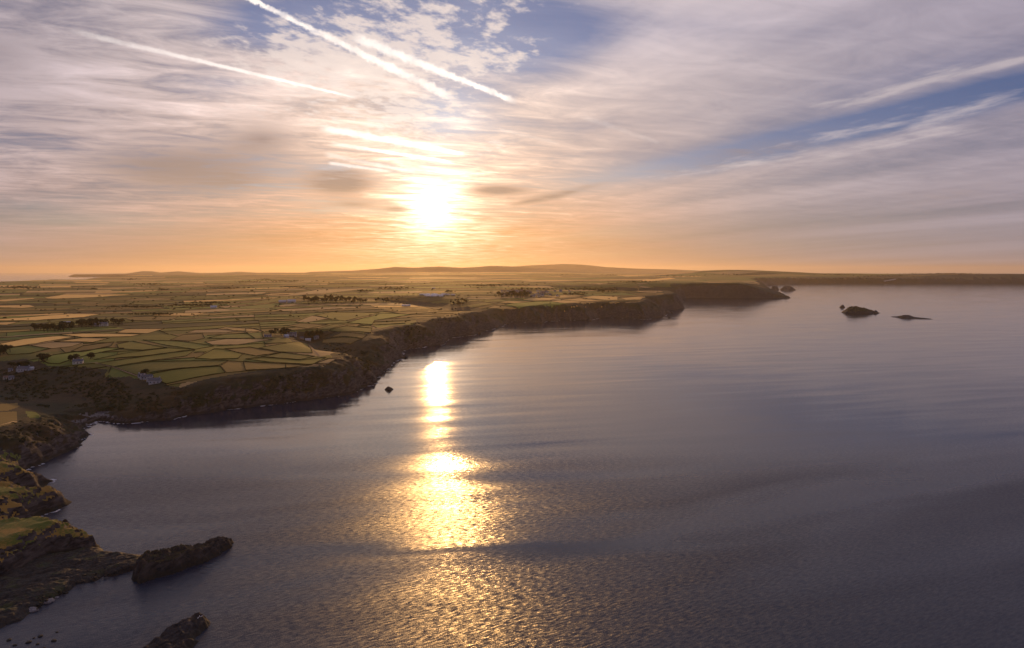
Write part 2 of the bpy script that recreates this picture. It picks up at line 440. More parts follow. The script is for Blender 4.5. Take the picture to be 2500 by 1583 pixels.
# ------------------------------------------------------------------ materials
def material(name, fn, rough=0.9, spec=0.25, sheen=0.0, sheen_tint=None):
    m = bpy.data.materials.new(name); m.use_nodes = True
    t = m.node_tree; b = t.nodes['Principled BSDF']
    b.inputs['Roughness'].default_value = rough; b.inputs['Specular IOR Level'].default_value = spec
    if sheen:
        b.inputs['Sheen Weight'].default_value = sheen; b.inputs['Sheen Roughness'].default_value = 0.45
        if sheen_tint: b.inputs['Sheen Tint'].default_value = (*sheen_tint, 1)
    ge = t.nodes.new('ShaderNodeNewGeometry')
    c = fn(t, S(t, ge.outputs['Position']), S(t, ge.outputs['Normal']), b)
    if isinstance(c, S): t.links.new(c.k, b.inputs['Base Color'])
    elif c is not None: b.inputs['Base Color'].default_value = (*c, 1)
    return m
def bump(t, b, h, strength, dist):
    n = t.nodes.new('ShaderNodeBump'); n.inputs['Strength'].default_value = strength; n.inputs['Distance'].default_value = dist
    t.links.new(h.k, n.inputs['Height']); t.links.new(n.outputs[0], b.inputs['Normal'])

def m_field(base, alt, tint=None):
    def fn(t, P, N, b):
        n1 = noise(t, P, 0.018, 4, 0.6, 0.5, dims='3D'); n2 = noise(t, P, 0.35, 3, 0.7, dims='3D')
        x, y, z = sep(t, P)
        oi = t.nodes.new('ShaderNodeObjectInfo'); rnd = S(t, oi.outputs['Random'])
        an = rnd * 3.1
        rows = ((x * an.m('COSINE') + y * an.m('SINE')) * 0.62 + (n1 - 0.5) * 3.0).m('SINE') * 0.5 + 0.5
        f = ((n1 - 0.5) * 2.3 + (n2 - 0.5) * 0.8 + rows * 0.22 + 0.40).sat()
        bump(t, b, n2, 0.6, 0.5)
        return scl(t, mix(t, f, base, alt), rnd.m('FRACT') * 0.5 + 0.75)
    return fn
FM = {
    'g': material('ripe barley', m_field((0.54, 0.31, 0.055), (0.64, 0.39, 0.09)), 0.85, 0.2, 0.25, (1.0, 0.72, 0.38)),
    's': material('dry stubble', m_field((0.33, 0.205, 0.06), (0.44, 0.285, 0.095)), 0.85, 0.2, 0.12, (1.0, 0.74, 0.42)),
    'o': material('olive pasture', m_field((0.110, 0.102, 0.008), (0.185, 0.155, 0.016)), 0.9, 0.2, 0.03, (0.9, 0.8, 0.3)),
    'b': material('parched pasture', m_field((0.175, 0.115, 0.018), (0.245, 0.160, 0.030)), 0.9, 0.2, 0.04, (1.0, 0.72, 0.35)),
    'n': material('green pasture', m_field((0.092, 0.122, 0.010), (0.165, 0.175, 0.018)), 0.9, 0.2, 0.05, (0.9, 0.9, 0.3)),
    'd': material('rough heath', m_field((0.052, 0.052, 0.014), (0.095, 0.078, 0.024)), 0.95, 0.15)}

def f_rock(t, P, N, b):
    x, y, z = sep(t, P)
    strat = noise(t, comb(t, x * 0.5 + z * 0.35, y * 0.22, z * 1.0 - x * 0.35), 0.55, 5, 0.62, 0.6, dims='3D')
    n1 = noise(t, P, 0.16, 4, 0.6, dims='3D'); n2 = noise(t, P, 1.4, 4, 0.65, dims='3D')
    c = mix(t, strat.ss(0.3, 0.72), (0.014, 0.011, 0.010), (0.058, 0.046, 0.042))
    c = mix(t, n1.ss(0.52, 0.72), c, (0.042, 0.028, 0.016))
    c = mix(t, (z + (n1 - 0.5) * 3.0).ss(3.6, 1.2), c, (0.026, 0.021, 0.013))      # weed and wet rock near the tide line
    bump(t, b, strat * 0.6 + n2 * 0.4, 0.9, 0.9)
    return c
M_ROCK = material('coastal rock', f_rock, 0.8, 0.35)

def f_ground(t, P, N, b):
    x, y, z = sep(t, P)
    nx, ny, nz = sep(t, N)
    n1 = noise(t, P, 0.012, 5, 0.6, 0.6, dims='3D'); n2 = noise(t, P, 0.09, 5, 0.65, 0.4, dims='3D'); n3 = noise(t, P, 0.9, 3, 0.7, dims='3D')
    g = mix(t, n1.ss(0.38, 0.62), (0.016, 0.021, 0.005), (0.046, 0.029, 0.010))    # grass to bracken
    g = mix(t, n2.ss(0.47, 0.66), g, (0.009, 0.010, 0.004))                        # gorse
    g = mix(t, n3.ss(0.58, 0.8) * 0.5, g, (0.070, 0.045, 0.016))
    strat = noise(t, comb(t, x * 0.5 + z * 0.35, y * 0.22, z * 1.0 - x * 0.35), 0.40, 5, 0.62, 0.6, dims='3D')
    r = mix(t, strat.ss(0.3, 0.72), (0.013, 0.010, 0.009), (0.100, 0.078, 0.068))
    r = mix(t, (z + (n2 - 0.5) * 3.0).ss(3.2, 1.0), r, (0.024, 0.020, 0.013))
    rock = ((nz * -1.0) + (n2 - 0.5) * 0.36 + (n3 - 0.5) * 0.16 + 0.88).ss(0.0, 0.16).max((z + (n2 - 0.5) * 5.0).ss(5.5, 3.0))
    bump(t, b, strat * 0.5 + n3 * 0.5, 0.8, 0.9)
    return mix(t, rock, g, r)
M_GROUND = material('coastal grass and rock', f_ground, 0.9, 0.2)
def f_turf(t, P, N, b):
    n1 = noise(t, P, 0.05, 5, 0.6, 0.6, dims='3D'); n3 = noise(t, P, 0.8, 3, 0.7, dims='3D')
    bump(t, b, n3, 0.6, 0.5)
    return mix(t, (n1 + (n3 - 0.5) * 0.5).ss(0.42, 0.60), (0.085, 0.098, 0.012), (0.260, 0.145, 0.030))
M_TURF = material('clifftop turf', f_turf, 0.9, 0.2, 0.15, (1, .8, .4))
M_HILL = material('hill moorland', lambda t, P, N, b: mix(t, noise(t, P, 0.0016, 6, 0.62, dims='3D').ss(0.35, 0.65), (0.085, 0.074, 0.042), (0.160, 0.125, 0.070)), 0.95, 0.1)
M_BEACH = material('grey shingle', lambda t, P, N, b: mix(t, noise(t, P, 0.4, 5, 0.7, dims='3D').ss(0.3, 0.7), (0.060, 0.052, 0.055), (0.120, 0.105, 0.105)), 0.7, 0.3)
def f_hedge(t, P, N, b):
    n = noise(t, P, 0.5, 4, 0.7, dims='3D'); bump(t, b, noise(t, P, 2.2, 3, 0.7, dims='3D'), 1.0, 0.8)
    return mix(t, n.ss(0.35, 0.7), (0.018, 0.018, 0.005), (0.050, 0.044, 0.012))
M_HEDGE = material('hedge leaves', f_hedge, 0.9, 0.1)

M_FOAM = material('surf foam', lambda t, P, N, b: mix(t, noise(t, P, 2.0, 3, .7, dims='3D').ss(.3, .6), (.22, .23, .26), (.62, .62, .64)), .6, .3)
# ------------------------------------------------------------------ sea
def f_sea(t, P, N, b):
    x, y, z = sep(t, P)
    def rotc(deg, sx, sy, w=0.0):
        c, s = math.cos(R(deg)), math.sin(R(deg))
        return comb(t, (x * (c * sx)).m('ADD', y * (s * sx)) + w, (x * (-s * sy)).m('ADD', y * (c * sy)) - w)
    # slicks and cat's paws: where the wind touches the water
    big = noise(t, rotc(16, 0.0010, 0.0042, 4.0), 1.0, 4, 0.55, 0.8)
    mid = noise(t, rotc(24, 0.0045, 0.020, 9.0), 1.0, 3, 0.55, 0.6)
    wind = (big - 0.5) * 0.9 + (mid - 0.5) * 0.8 + 0.62
    # two calm streaks that cross the sun's path
    for (xa, ya), wd, ln in ((sea_pt(1180, 1165), 17, 190), (sea_pt(1290, 1345), 7.0, 110)):
        dx, dy = x - xa, y - ya + (mid - 0.5) * 26.0
        e = (dy - dx * 0.05 - dx * dx * 0.0006) / wd; f = dx / ln
        wind = wind - (-(e * e + f * f)).exp() * (mid * 0.8)
    wind = (wind.ss(-0.05, 1.0) * 0.85 + 0.22) * ((y + (mid - 0.5) * 90.0 + (big - 0.5) * 160.0 - x * 0.05).ss(610.0, 470.0) * 1.32 + y.ss(1700.0, 750.0) * 0.10 + 0.19)
    sw = sep(t, noise(t, rotc(14, 0.0055, 0.045, 1.0), 1.0, 3, 0.5, 0.3, True))
    wv = sep(t, noise(t, rotc(30, 0.26, 1.0, 2.0), 1.0, 2, 0.5, 0.2, True))
    rp = sep(t, noise(t, rotc(38, 2.0, 3.6, 3.0), 1.0, 2, 0.5, 0.0, True))
    a, c_, d = 0.080, 0.37, 0.54
    ax = (sw[0] - 0.5) * (a * .6) + ((wv[0] - 0.5) * (c_ * .45) + (rp[0] - 0.5) * (d * .42)) * wind
    ay = (sw[1] - 0.5) * a + ((wv[1] - 0.5) * c_ + (rp[1] - 0.5) * d) * wind
    c, s = math.cos(R(46)), math.sin(R(46))        # small waves run obliquely across the bay
    nv = comb(t, ax * c - ay * s, ax * s + ay * c, 1.0)
    nn = t.nodes.new('ShaderNodeVectorMath'); nn.operation = 'NORMALIZE'; t.links.new(nv.k, nn.inputs[0])
    t.links.new(nn.outputs[0], b.inputs['Normal'])
    t.links.new((wind * wind * 0.060 + 0.008).sqrt().k, b.inputs['Roughness'])
    b.inputs['IOR'].default_value = 1.333
    return (0.014, 0.021, 0.040)
M_SEA = material('sea water', f_sea, 0.10, 0.5)
def build_sea():
    n = 96; rad = 70000.0
    a = np.linspace(0, 2 * math.pi, n, endpoint=False)
    v = [(0, 0, 0)] + [(rad * math.cos(i), rad * math.sin(i), 0) for i in a]
    f = [(0, i + 1, (i + 1) % n + 1) for i in range(n)]
    tag(link('sea', mesh('sea', v, f), None, [M_SEA]), 'calm rippled grey-violet sea with the sun glittering on it', kind='structure')
build_sea()

# ------------------------------------------------------------------ fields drawn after the photograph
def Rg(ox, oy, k): return lambda pts: [(ox + x / k, oy + y / k) for x, y in pts]
r1, r2, r3, r5 = Rg(0, 620, 3.44), Rg(600, 620, 3.44), Rg(1200, 620, 3.44), Rg(1000, 680, 5.017)
DRAWN = [(c, r1(p)) for c, p in [
    ('g', [(0, 757), (200, 715), (500, 690), (640, 697), (300, 755), (50, 790), (-60, 800)]),
    ('g', [(500, 678), (700, 668), (1190, 675), (1100, 695), (700, 703)]),
    ('g', [(970, 665), (1060, 632), (1390, 628), (1240, 670)]),
    ('g', [(460, 738), (700, 705), (920, 710), (780, 745)]),
    ('s', [(260, 770), (440, 742), (700, 745), (600, 780), (430, 797)]),
    ('n', [(30, 800), (230, 770), (430, 797), (250, 840), (70, 850)]),
    ('g', [(-40, 550), (200, 535), (600, 505), (850, 507), (700, 535), (300, 560), (-40, 565)]),
    ('g', [(-30, 575), (170, 570), (60, 598), (-30, 598)]),
    ('g', [(-30, 435), (250, 430), (300, 445), (200, 457), (-30, 450)]),
    ('g', [(-30, 387), (280, 370), (300, 378), (50, 402), (-30, 402)]),
    ('g', [(370, 370), (560, 340), (1130, 340), (800, 365), (480, 378)]),
    ('g', [(300, 275), (590, 268), (590, 280), (330, 283)]), ('g', [(590, 235), (930, 238), (900, 250), (640, 245)]), ('g', [(-20, 265), (240, 260), (150, 275), (-20, 278)]),
    ('g', [(1260, 520), (1370, 497), (1750, 494), (1620, 522)]),
    ('n', [(1650, 435), (1830, 412), (1920, 435), (1800, 440)]), ('n', [(1850, 460), (2300, 415), (2400, 420), (2250, 460), (1950, 467)]),
    ('b', [(1050, 545), (1130, 530), (1500, 528), (1430, 560), (1110, 562)]),
    ('s', [(1560, 665), (1640, 640), (1900, 630), (2000, 650), (1900, 663)]),
    ('g', [(1820, 632), (1900, 615), (2150, 630), (2220, 660), (2040, 650)]),
    ('n', [(1740, 710), (1900, 675), (2080, 670), (2140, 710)]),
    ('n', [(1200, 725), (1500, 735), (1800, 775), (1640, 803), (1400, 770)]),
    ('o', [(980, 760), (1110, 735), (1320, 775), (1400, 790), (1200, 810), (1000, 800)]),
    ('b', [(600, 820), (700, 775), (960, 740), (930, 775), (700, 825)]),
    ('n', [(350, 890), (450, 850), (900, 790), (1040, 795), (750, 850), (500, 925), (400, 920)]),
    ('o', [(790, 890), (1080, 830), (1420, 790), (1640, 805), (1200, 860), (950, 880)]),
    ('o', [(820, 920), (1200, 865), (1640, 810), (1560, 860), (1200, 908), (960, 950)]),
    ('o', [(960, 955), (1230, 912), (1920, 895), (1830, 940), (1500, 965), (1150, 1022)]),
    ('o', [(1250, 1015), (1500, 970), (1850, 945), (1890, 1000), (1600, 1050), (1400, 1095), (1300, 1050)]),
    ('b', [(1850, 940), (1920, 900), (2400, 925), (2400, 965), (1900, 1000)]),
    ('o', [(1640, 880), (1800, 800), (1900, 805), (2040, 840), (2000, 880), (1800, 887)]),
    ('b', [(1880, 800), (2100, 785), (2360, 830), (2150, 860), (2050, 840)]),
    ('s', [(1720, 740), (1900, 715), (2300, 720), (2000, 765), (1780, 765)]),
    ('b', [(1430, 725), (1540, 680), (1700, 670), (1720, 710), (1600, 735)]),
    ('b', [(-40, 1262), (150, 1252), (160, 1285), (60, 1318), (-40, 1322)]), ('b', [(-40, 1330), (140, 1325), (150, 1400), (60, 1420), (-40, 1450)]),
    ('n', [(210, 1320), (300, 1330), (370, 1380), (240, 1375)])]]
DRAWN += [(c, r2(p)) for c, p in [
    ('o', [(130, 865), (310, 830), (580, 860), (460, 890)]), ('o', [(0, 885), (140, 870), (450, 893), (680, 870), (560, 930), (200, 910)]),
    ('b', [(-20, 905), (550, 935), (300, 965), (0, 980)]), ('o', [(110, 790), (330, 755), (520, 755), (560, 835), (290, 825)]),
    ('b', [(650, 715), (980, 715), (880, 760), (640, 750)]), ('o', [(580, 515), (720, 490), (1130, 497), (830, 565), (700, 545)]),
    ('n', [(850, 580), (1150, 500), (1400, 510), (1080, 560), (1060, 595)]), ('g', [(0, 625), (50, 625), (150, 655), (50, 665), (0, 660)]),
    ('s', [(420, 575), (560, 520), (700, 545), (530, 575)]), ('b', [(350, 605), (450, 585), (690, 595), (520, 630)]), ('o', [(600, 635), (750, 590), (840, 590), (700, 640)]),
    ('o', [(700, 645), (850, 605), (1060, 625), (1050, 665)]), ('b', [(710, 705), (800, 665), (1020, 680), (980, 710)]), ('s', [(580, 925), (700, 880), (770, 880), (700, 930)]),
    ('s', [(0, 355), (350, 345), (600, 300), (1040, 290), (700, 330), (350, 355)]), ('o', [(0, 430), (120, 395), (300, 365), (500, 355), (300, 400)])]]
DRAWN += [(c, r3(p)) for c, p in [
    ('g', [(440, 362), (620, 345), (800, 350), (700, 362), (560, 372)]), ('g', [(580, 385), (740, 372), (960, 400), (780, 402)]), ('g', [(490, 396), (600, 389), (880, 411), (790, 423), (600, 416)]),
    ('g', [(750, 366), (850, 352), (1060, 360), (1060, 388), (980, 390)]), ('g', [(1070, 370), (1300, 360), (1250, 385), (1130, 388)]), ('g', [(420, 465), (700, 434), (1000, 408), (1290, 412), (1000, 420), (700, 446)]),
    ('g', [(1220, 234), (1300, 215), (1500, 200), (1550, 210), (1350, 234)]), ('s', [(840, 252), (900, 246), (1000, 250), (900, 259)]), ('s', [(1200, 250), (1330, 247), (1250, 259)]), ('s', [(1240, 325), (1400, 312), (1380, 330)]),
    ('n', [(110, 425), (380, 400), (470, 400), (640, 420), (500, 455), (230, 470)])]]
DRAWN += [(c, r5(p)) for c, p in [
    ('g', [(940, 370), (1040, 335), (1330, 378), (1160, 398)]), ('g', [(1060, 295), (1200, 280), (1540, 280), (1300, 303)]), ('g', [(1380, 262), (1500, 235), (1830, 237), (1720, 272), (1480, 272)]),
    ('g', [(1600, 225), (1660, 208), (1840, 215), (1830, 232)])]]

# ------------------------------------------------------------------ the mainland
def build_land():
    az = np.radians(np.linspace(-43.5, 43.5, 1060))
    rows = [205.0]
    while rows[-1] < 33000:
        d = rows[-1]; rows.append(d + max(0.42, min(d * 0.0043, d * d / 150 * 0.00075)))
    rr = np.array(rows); nr, na = len(rr), len(az)
    X = (rr[:, None] * np.sin(az)[None]).ravel(); Y = (rr[:, None] * np.cos(az)[None]).ravel()
    P = np.c_[X, Y]
    # coarse test first: the fine test only where land may be
    near_land = np.zeros((nr, na), bool)
    cr, ca = np.arange(0, nr, 6), np.arange(0, na, 8)
    sub = P.reshape(nr, na, 2)[np.ix_(cr, ca)].reshape(-1, 2)
    cd = poly_dist(sub, coast); ok = (inside(sub, coast) | (cd < 60 + 0.03 * np.hypot(sub[:, 0], sub[:, 1]))).reshape(len(cr), len(ca))
    for i in (-1, 0, 1):
        for j in (-1, 0, 1): ok |= np.roll(np.roll(ok, i, 0), j, 1)
    near_land = np.repeat(np.repeat(ok, 6, 0), 8, 1)[:nr, :na].ravel()
    z = np.full(nr * na, -8.0); sd = np.full(nr * na, -1e3)
    z[near_land], sd[near_land] = land(P[near_land])
    Z = z.reshape(nr, na); GRID.update(az=az, rr=rr, Z=Z)
    keep = np.maximum.reduce([Z[:-1, :-1], Z[1:, :-1], Z[:-1, 1:], Z[1:, 1:]]) > -2.0
    i, j = np.nonzero(keep)
    q = np.c_[i * na + j, i * na + j + 1, (i + 1) * na + j + 1, (i + 1) * na + j]
    V = np.c_[P, z]
    cen = V[q].mean(1); fsd = sd[q].mean(1); fd = np.hypot(cen[:, 0], cen[:, 1])
    e1 = V[q[:, 2]] - V[q[:, 0]]; e2 = V[q[:, 3]] - V[q[:, 1]]
    nrm = np.cross(e1, e2); nrm /= np.linalg.norm(nrm, axis=1)[:, None]
    slope = 1 - np.abs(nrm[:, 2])
    vmin = np.full(len(q), 1e9)
    for (Vl, wd, dep), k in zip(VALLEYS, (1.15, 0.8, 0.75, 0.7)):
        vmin = np.minimum(vmin, poly_dist(cen[:, :2], Vl, False) / (wd * k))
    edge = np.interp(fd, [300, 700, 1500, 4000], [30, 52, 75, 95]) * (1 + 0.35 * fbm(cen[:, 0], cen[:, 1], 90, 2, 63))
    farm = (fsd > edge) & (slope < 0.03) & (vmin > 1 + 0.2 * fbm(cen[:, 0], cen[:, 1], 40, 2, 13)) & (fd < 15500) & (cen[:, 2] < 165)
    lab = np.full(len(q), -1)
    # fields traced from the photograph come first
    kinds, polys = [], []
    for c, p in DRAWN:
        G = ground_pts(p)[:, :2]; polys.append(G); kinds.append(c)
        bb0, bb1 = G.min(0), G.max(0)
        m = np.nonzero((lab < 0) & (cen[:, 0] > bb0[0]) & (cen[:, 0] < bb1[0]) & (cen[:, 1] > bb0[1]) & (cen[:, 1] < bb1[1]) & (fsd > 14) & (slope < 0.10))[0]
        m = m[inside(cen[m, :2], G)]; lab[m] = len(kinds) - 1
    nd = len(kinds)
    # the rest of the farmland is parcelled by splitting
    chords = []
    def amax(d): return np.interp(d, [400, 900, 1500, 2500, 4000, 7000, 12000], [6500, 8500, 13000, 26000, 60000, 170000, 500000])
    def clip(poly, n, c):
        out = []; s = poly @ n - c
        for k in range(len(poly)):
            a, b = poly[k - 1], poly[k]; sa, sb = s[k - 1], s[k]
            if (sa < 0) != (sb < 0): out.append(a + (b - a) * sa / (sa - sb))
            if sb >= 0: out.append(b)
        return np.array(out)
    def split(poly, idx):
        if len(idx) < 12: return
        c = poly.mean(0); d = max(np.hypot(*c), 300)
        x, y = poly[:, 0], poly[:, 1]
        area = abs(np.dot(x, np.roll(y, 1)) - np.dot(y, np.roll(x, 1))) / 2
        if area < amax(d) * rng.uniform(0.7, 1.9):
            kinds.append(None); lab[idx] = len(kinds) - 1; return
        th = R(22) + 0.5 * float(vnoise(np.array([c[0] / 1500]), np.array([c[1] / 1500]), 3)[0]) + rng.gauss(0, 0.13)
        u = np.array([math.cos(th), math.sin(th)]); v = np.array([-u[1], u[0]])
        eu, ev = np.ptp(poly @ u), np.ptp(poly @ v)
        n = u if eu > ev * 1.9 else v
        cc = poly @ n; k = cc.min() + np.ptp(cc) * rng.uniform(0.38, 0.62)
        A, B = clip(poly, n, k), clip(poly, -n, -k)
        if len(A) < 3 or len(B) < 3:
            kinds.append(None); lab[idx] = len(kinds) - 1; return
        on = [p for p in A if abs(p @ n - k) < 1e-3]
        if len(on) >= 2: chords.append((on[0], on[-1]))
        s = cen[idx, :2] @ n > k
        split(A, idx[s]); split(B, idx[~s])
    idx = np.nonzero(farm & (lab < 0))[0]
    split(np.array([(-13000., 250.), (13000., 250.), (13000., 17000.), (-13000., 17000.)]), idx)
    cnt = np.bincount(lab[lab >= 0], minlength=len(kinds))
    cx = np.bincount(lab[lab >= 0], weights=cen[lab >= 0, 0], minlength=len(kinds)) / np.maximum(cnt, 1)
    cy = np.bincount(lab[lab >= 0], weights=cen[lab >= 0, 1], minlength=len(kinds)) / np.maximum(cnt, 1)
    for k in range(nd, len(kinds)):
        d = math.hypot(cx[k], cy[k]); r = rng.random() + 0.03
        g = float(vnoise(np.array([cx[k] / 700]), np.array([cy[k] / 700]), 8)[0]) * .18
        far = min(1, max(0, (d - 1800) / 2500))
        if r < 0.02 + 0.10 * far + g * .3: kinds[k] = 'g'
        elif r < 0.10 + 0.16 * far + g * .5: kinds[k] = 's'
        elif r < 0.36 + g: kinds[k] = 'b'
        elif r < 0.72: kinds[k] = 'o'
        elif r < 0.86: kinds[k] = 'n'
        else: kinds[k] = 'd' if d > 1500 else 'o'
    def emit(name, fi, mats, midx=None, label=None, kind='structure', group=None, smooth=True):
        f = q[fi]; u, inv = np.unique(f, return_inverse=True)
        me = mesh(name, V[u], inv.reshape(-1, 4), smooth)
        o = link(name, me, None, mats)
        if midx is not None: me.polygons.foreach_set('material_index', midx.astype(np.int32))
        return tag(o, label, None, group, kind)
    words = {'g': 'golden field of ripe barley', 's': 'pale straw-coloured stubble field', 'o': 'olive green pasture field', 'b': 'parched brown pasture field', 'n': 'bright green pasture field', 'd': 'dark rough heath field'}
    order = sorted(range(len(kinds)), key=lambda k: -cnt[k]); solo = set(k for k in order[:260] if cnt[k] >= 12)
    srt = np.argsort(lab, kind='stable'); ls = lab[srt]
    start = np.searchsorted(ls, np.arange(len(kinds) + 1))
    for k in sorted(solo):
        fi = srt[start[k]:start[k + 1]]
        d = math.hypot(cx[k], cy[k])
        where = 'above the sea cliffs' if d < 1100 else 'among hedges on the plateau' if d < 2600 else 'far inland towards the sun'
        emit('field', fi, [FM[kinds[k]]], None, words[kinds[k]] + ' ' + where, group='hedged fields')
    keys = list(FM); rest = np.nonzero((lab >= 0) & ~np.isin(lab, list(solo)))[0]
    mi = np.array([keys.index(kinds[l]) for l in lab[rest]])
    emit('field_patchwork', rest, [FM[k] for k in keys], mi, 'patchwork of small far fields fading into the haze', 'stuff')
    wild = lab < 0
    hill = wild & (fd > 9000) & (cen[:, 2] > 60)
    beach_c = np.array(sea_pt(205, 1022, 1.5))
    beach = wild & (np.hypot(*(cen[:, :2] - beach_c).T) < 34) & (cen[:, 2] < 5.5) & (slope < 0.15)
    turf = wild & (fd < 640) & (slope < 0.26 + 0.1 * fbm(cen[:, 0], cen[:, 1], 12, 2, 81)) & (cen[:, 2] > 6.5) & ~beach
    emit('hills', np.nonzero(hill)[0], [M_HILL], None, 'long low blue-grey hills along the horizon')
    if beach.any(): emit('beach', np.nonzero(beach)[0], [M_BEACH], None, 'small grey shingle beach at the head of the cove')
    emit('clifftop_turf', np.nonzero(turf)[0], [M_TURF], None, 'golden and green turf on top of the near headlands')
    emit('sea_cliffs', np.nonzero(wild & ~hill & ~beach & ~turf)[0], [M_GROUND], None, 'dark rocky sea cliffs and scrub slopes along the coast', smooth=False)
    # broken surf where the swell meets the rocks
    shore = np.nonzero((z[q].min(1) < -.05) & (z[q].max(1) > .05) & (fd < 2600))[0]
    pick = shore[(fbm(cen[shore, 0], cen[shore, 1], 22, 3, 71) + nrng.normal(0, .12, len(shore))) > .06]
    FV, FF, n = [], [], 0
    for c in cen[pick]:
        d = math.hypot(c[0], c[1]); k = nrng.integers(5, 8); r = nrng.uniform(.3, .95) * (1 + d / 800); a0 = nrng.uniform(0, 6.28)
        FV += [(c[0] + r * nrng.uniform(.5, 1.3) * math.cos(a0 + j * 6.283 / k) * 1.5, c[1] + r * nrng.uniform(.5, 1.3) * math.sin(a0 + j * 6.283 / k), .05 + .03 * nrng.random()) for j in range(k)]
        FF.append(tuple(range(n, n + k))); n += k
    if FF: tag(link('surf', mesh('surf', FV, FF), None, [M_FOAM]), 'broken line of white surf at the foot of the rocks', kind='stuff')
    print('LAND faces', len(q), 'fields', len(kinds), 'solo', len(solo), 'tris', 2 * len(q))
    return polys, chords
POLYS, CHORDS = build_land()

# ------------------------------------------------------------------ hedgerows
def hedge_mesh(pts, w, h, seed):
    n = len(pts)
    d = np.gradient(pts[:, :2], axis=0); d /= np.maximum(np.linalg.norm(d, axis=1), 1e-6)[:, None]
    nn = np.c_[-d[:, 1], d[:, 0]]
    s = np.arange(n) * 1.7 + seed * 13.1
    prof = [(-1, -0.25), (-.85, .62), (-.25, 1.0), (.35, .94), (.88, .55), (1, -0.25)]
    V = []
    for k, (a, b) in enumerate(prof):
        j = vnoise(s, np.full(n, k * 3.3), seed); j2 = vnoise(s * .6, np.full(n, 9.1 + (k // 2)), seed + 5)
        o = nn * (a * w * (1 + .25 * j) + .3 * j2)[:, None]
        V.append(np.c_[pts[:, :2] + o, pts[:, 2] + b * h * (1 + .35 * j2 + .22 * j)])
    V = np.stack(V, 1).reshape(-1, 3); m = len(prof)
    f = [(i * m + k, i * m + k + 1, (i + 1) * m + k + 1, (i + 1) * m + k) for i in range(n - 1) for k in range(m - 1)]
    f = np.array(f); caps = []
    return V, f
MARKS = dict(zip(['the cliff-edge cottages', 'the long valley house', 'the valley-rim farmhouse', 'the brightest white farmhouse', 'the gully farmhouse', 'the dark wood on the plateau', 'the barn in the grove', 'the far barns', 'the caravan field',
                  'the round wood before the village', 'the golden clifftop fields', 'the pale barn by the green strip', 'the pair of caravans', 'the village'],
                 ground_pts([(372, 930), (60, 906), (191, 888), (716, 820), (772, 827), (225, 796), (160, 794), (700, 740), (1060, 722), (1255, 724), (1400, 732), (522, 753), (990, 748), (1350, 720)])))
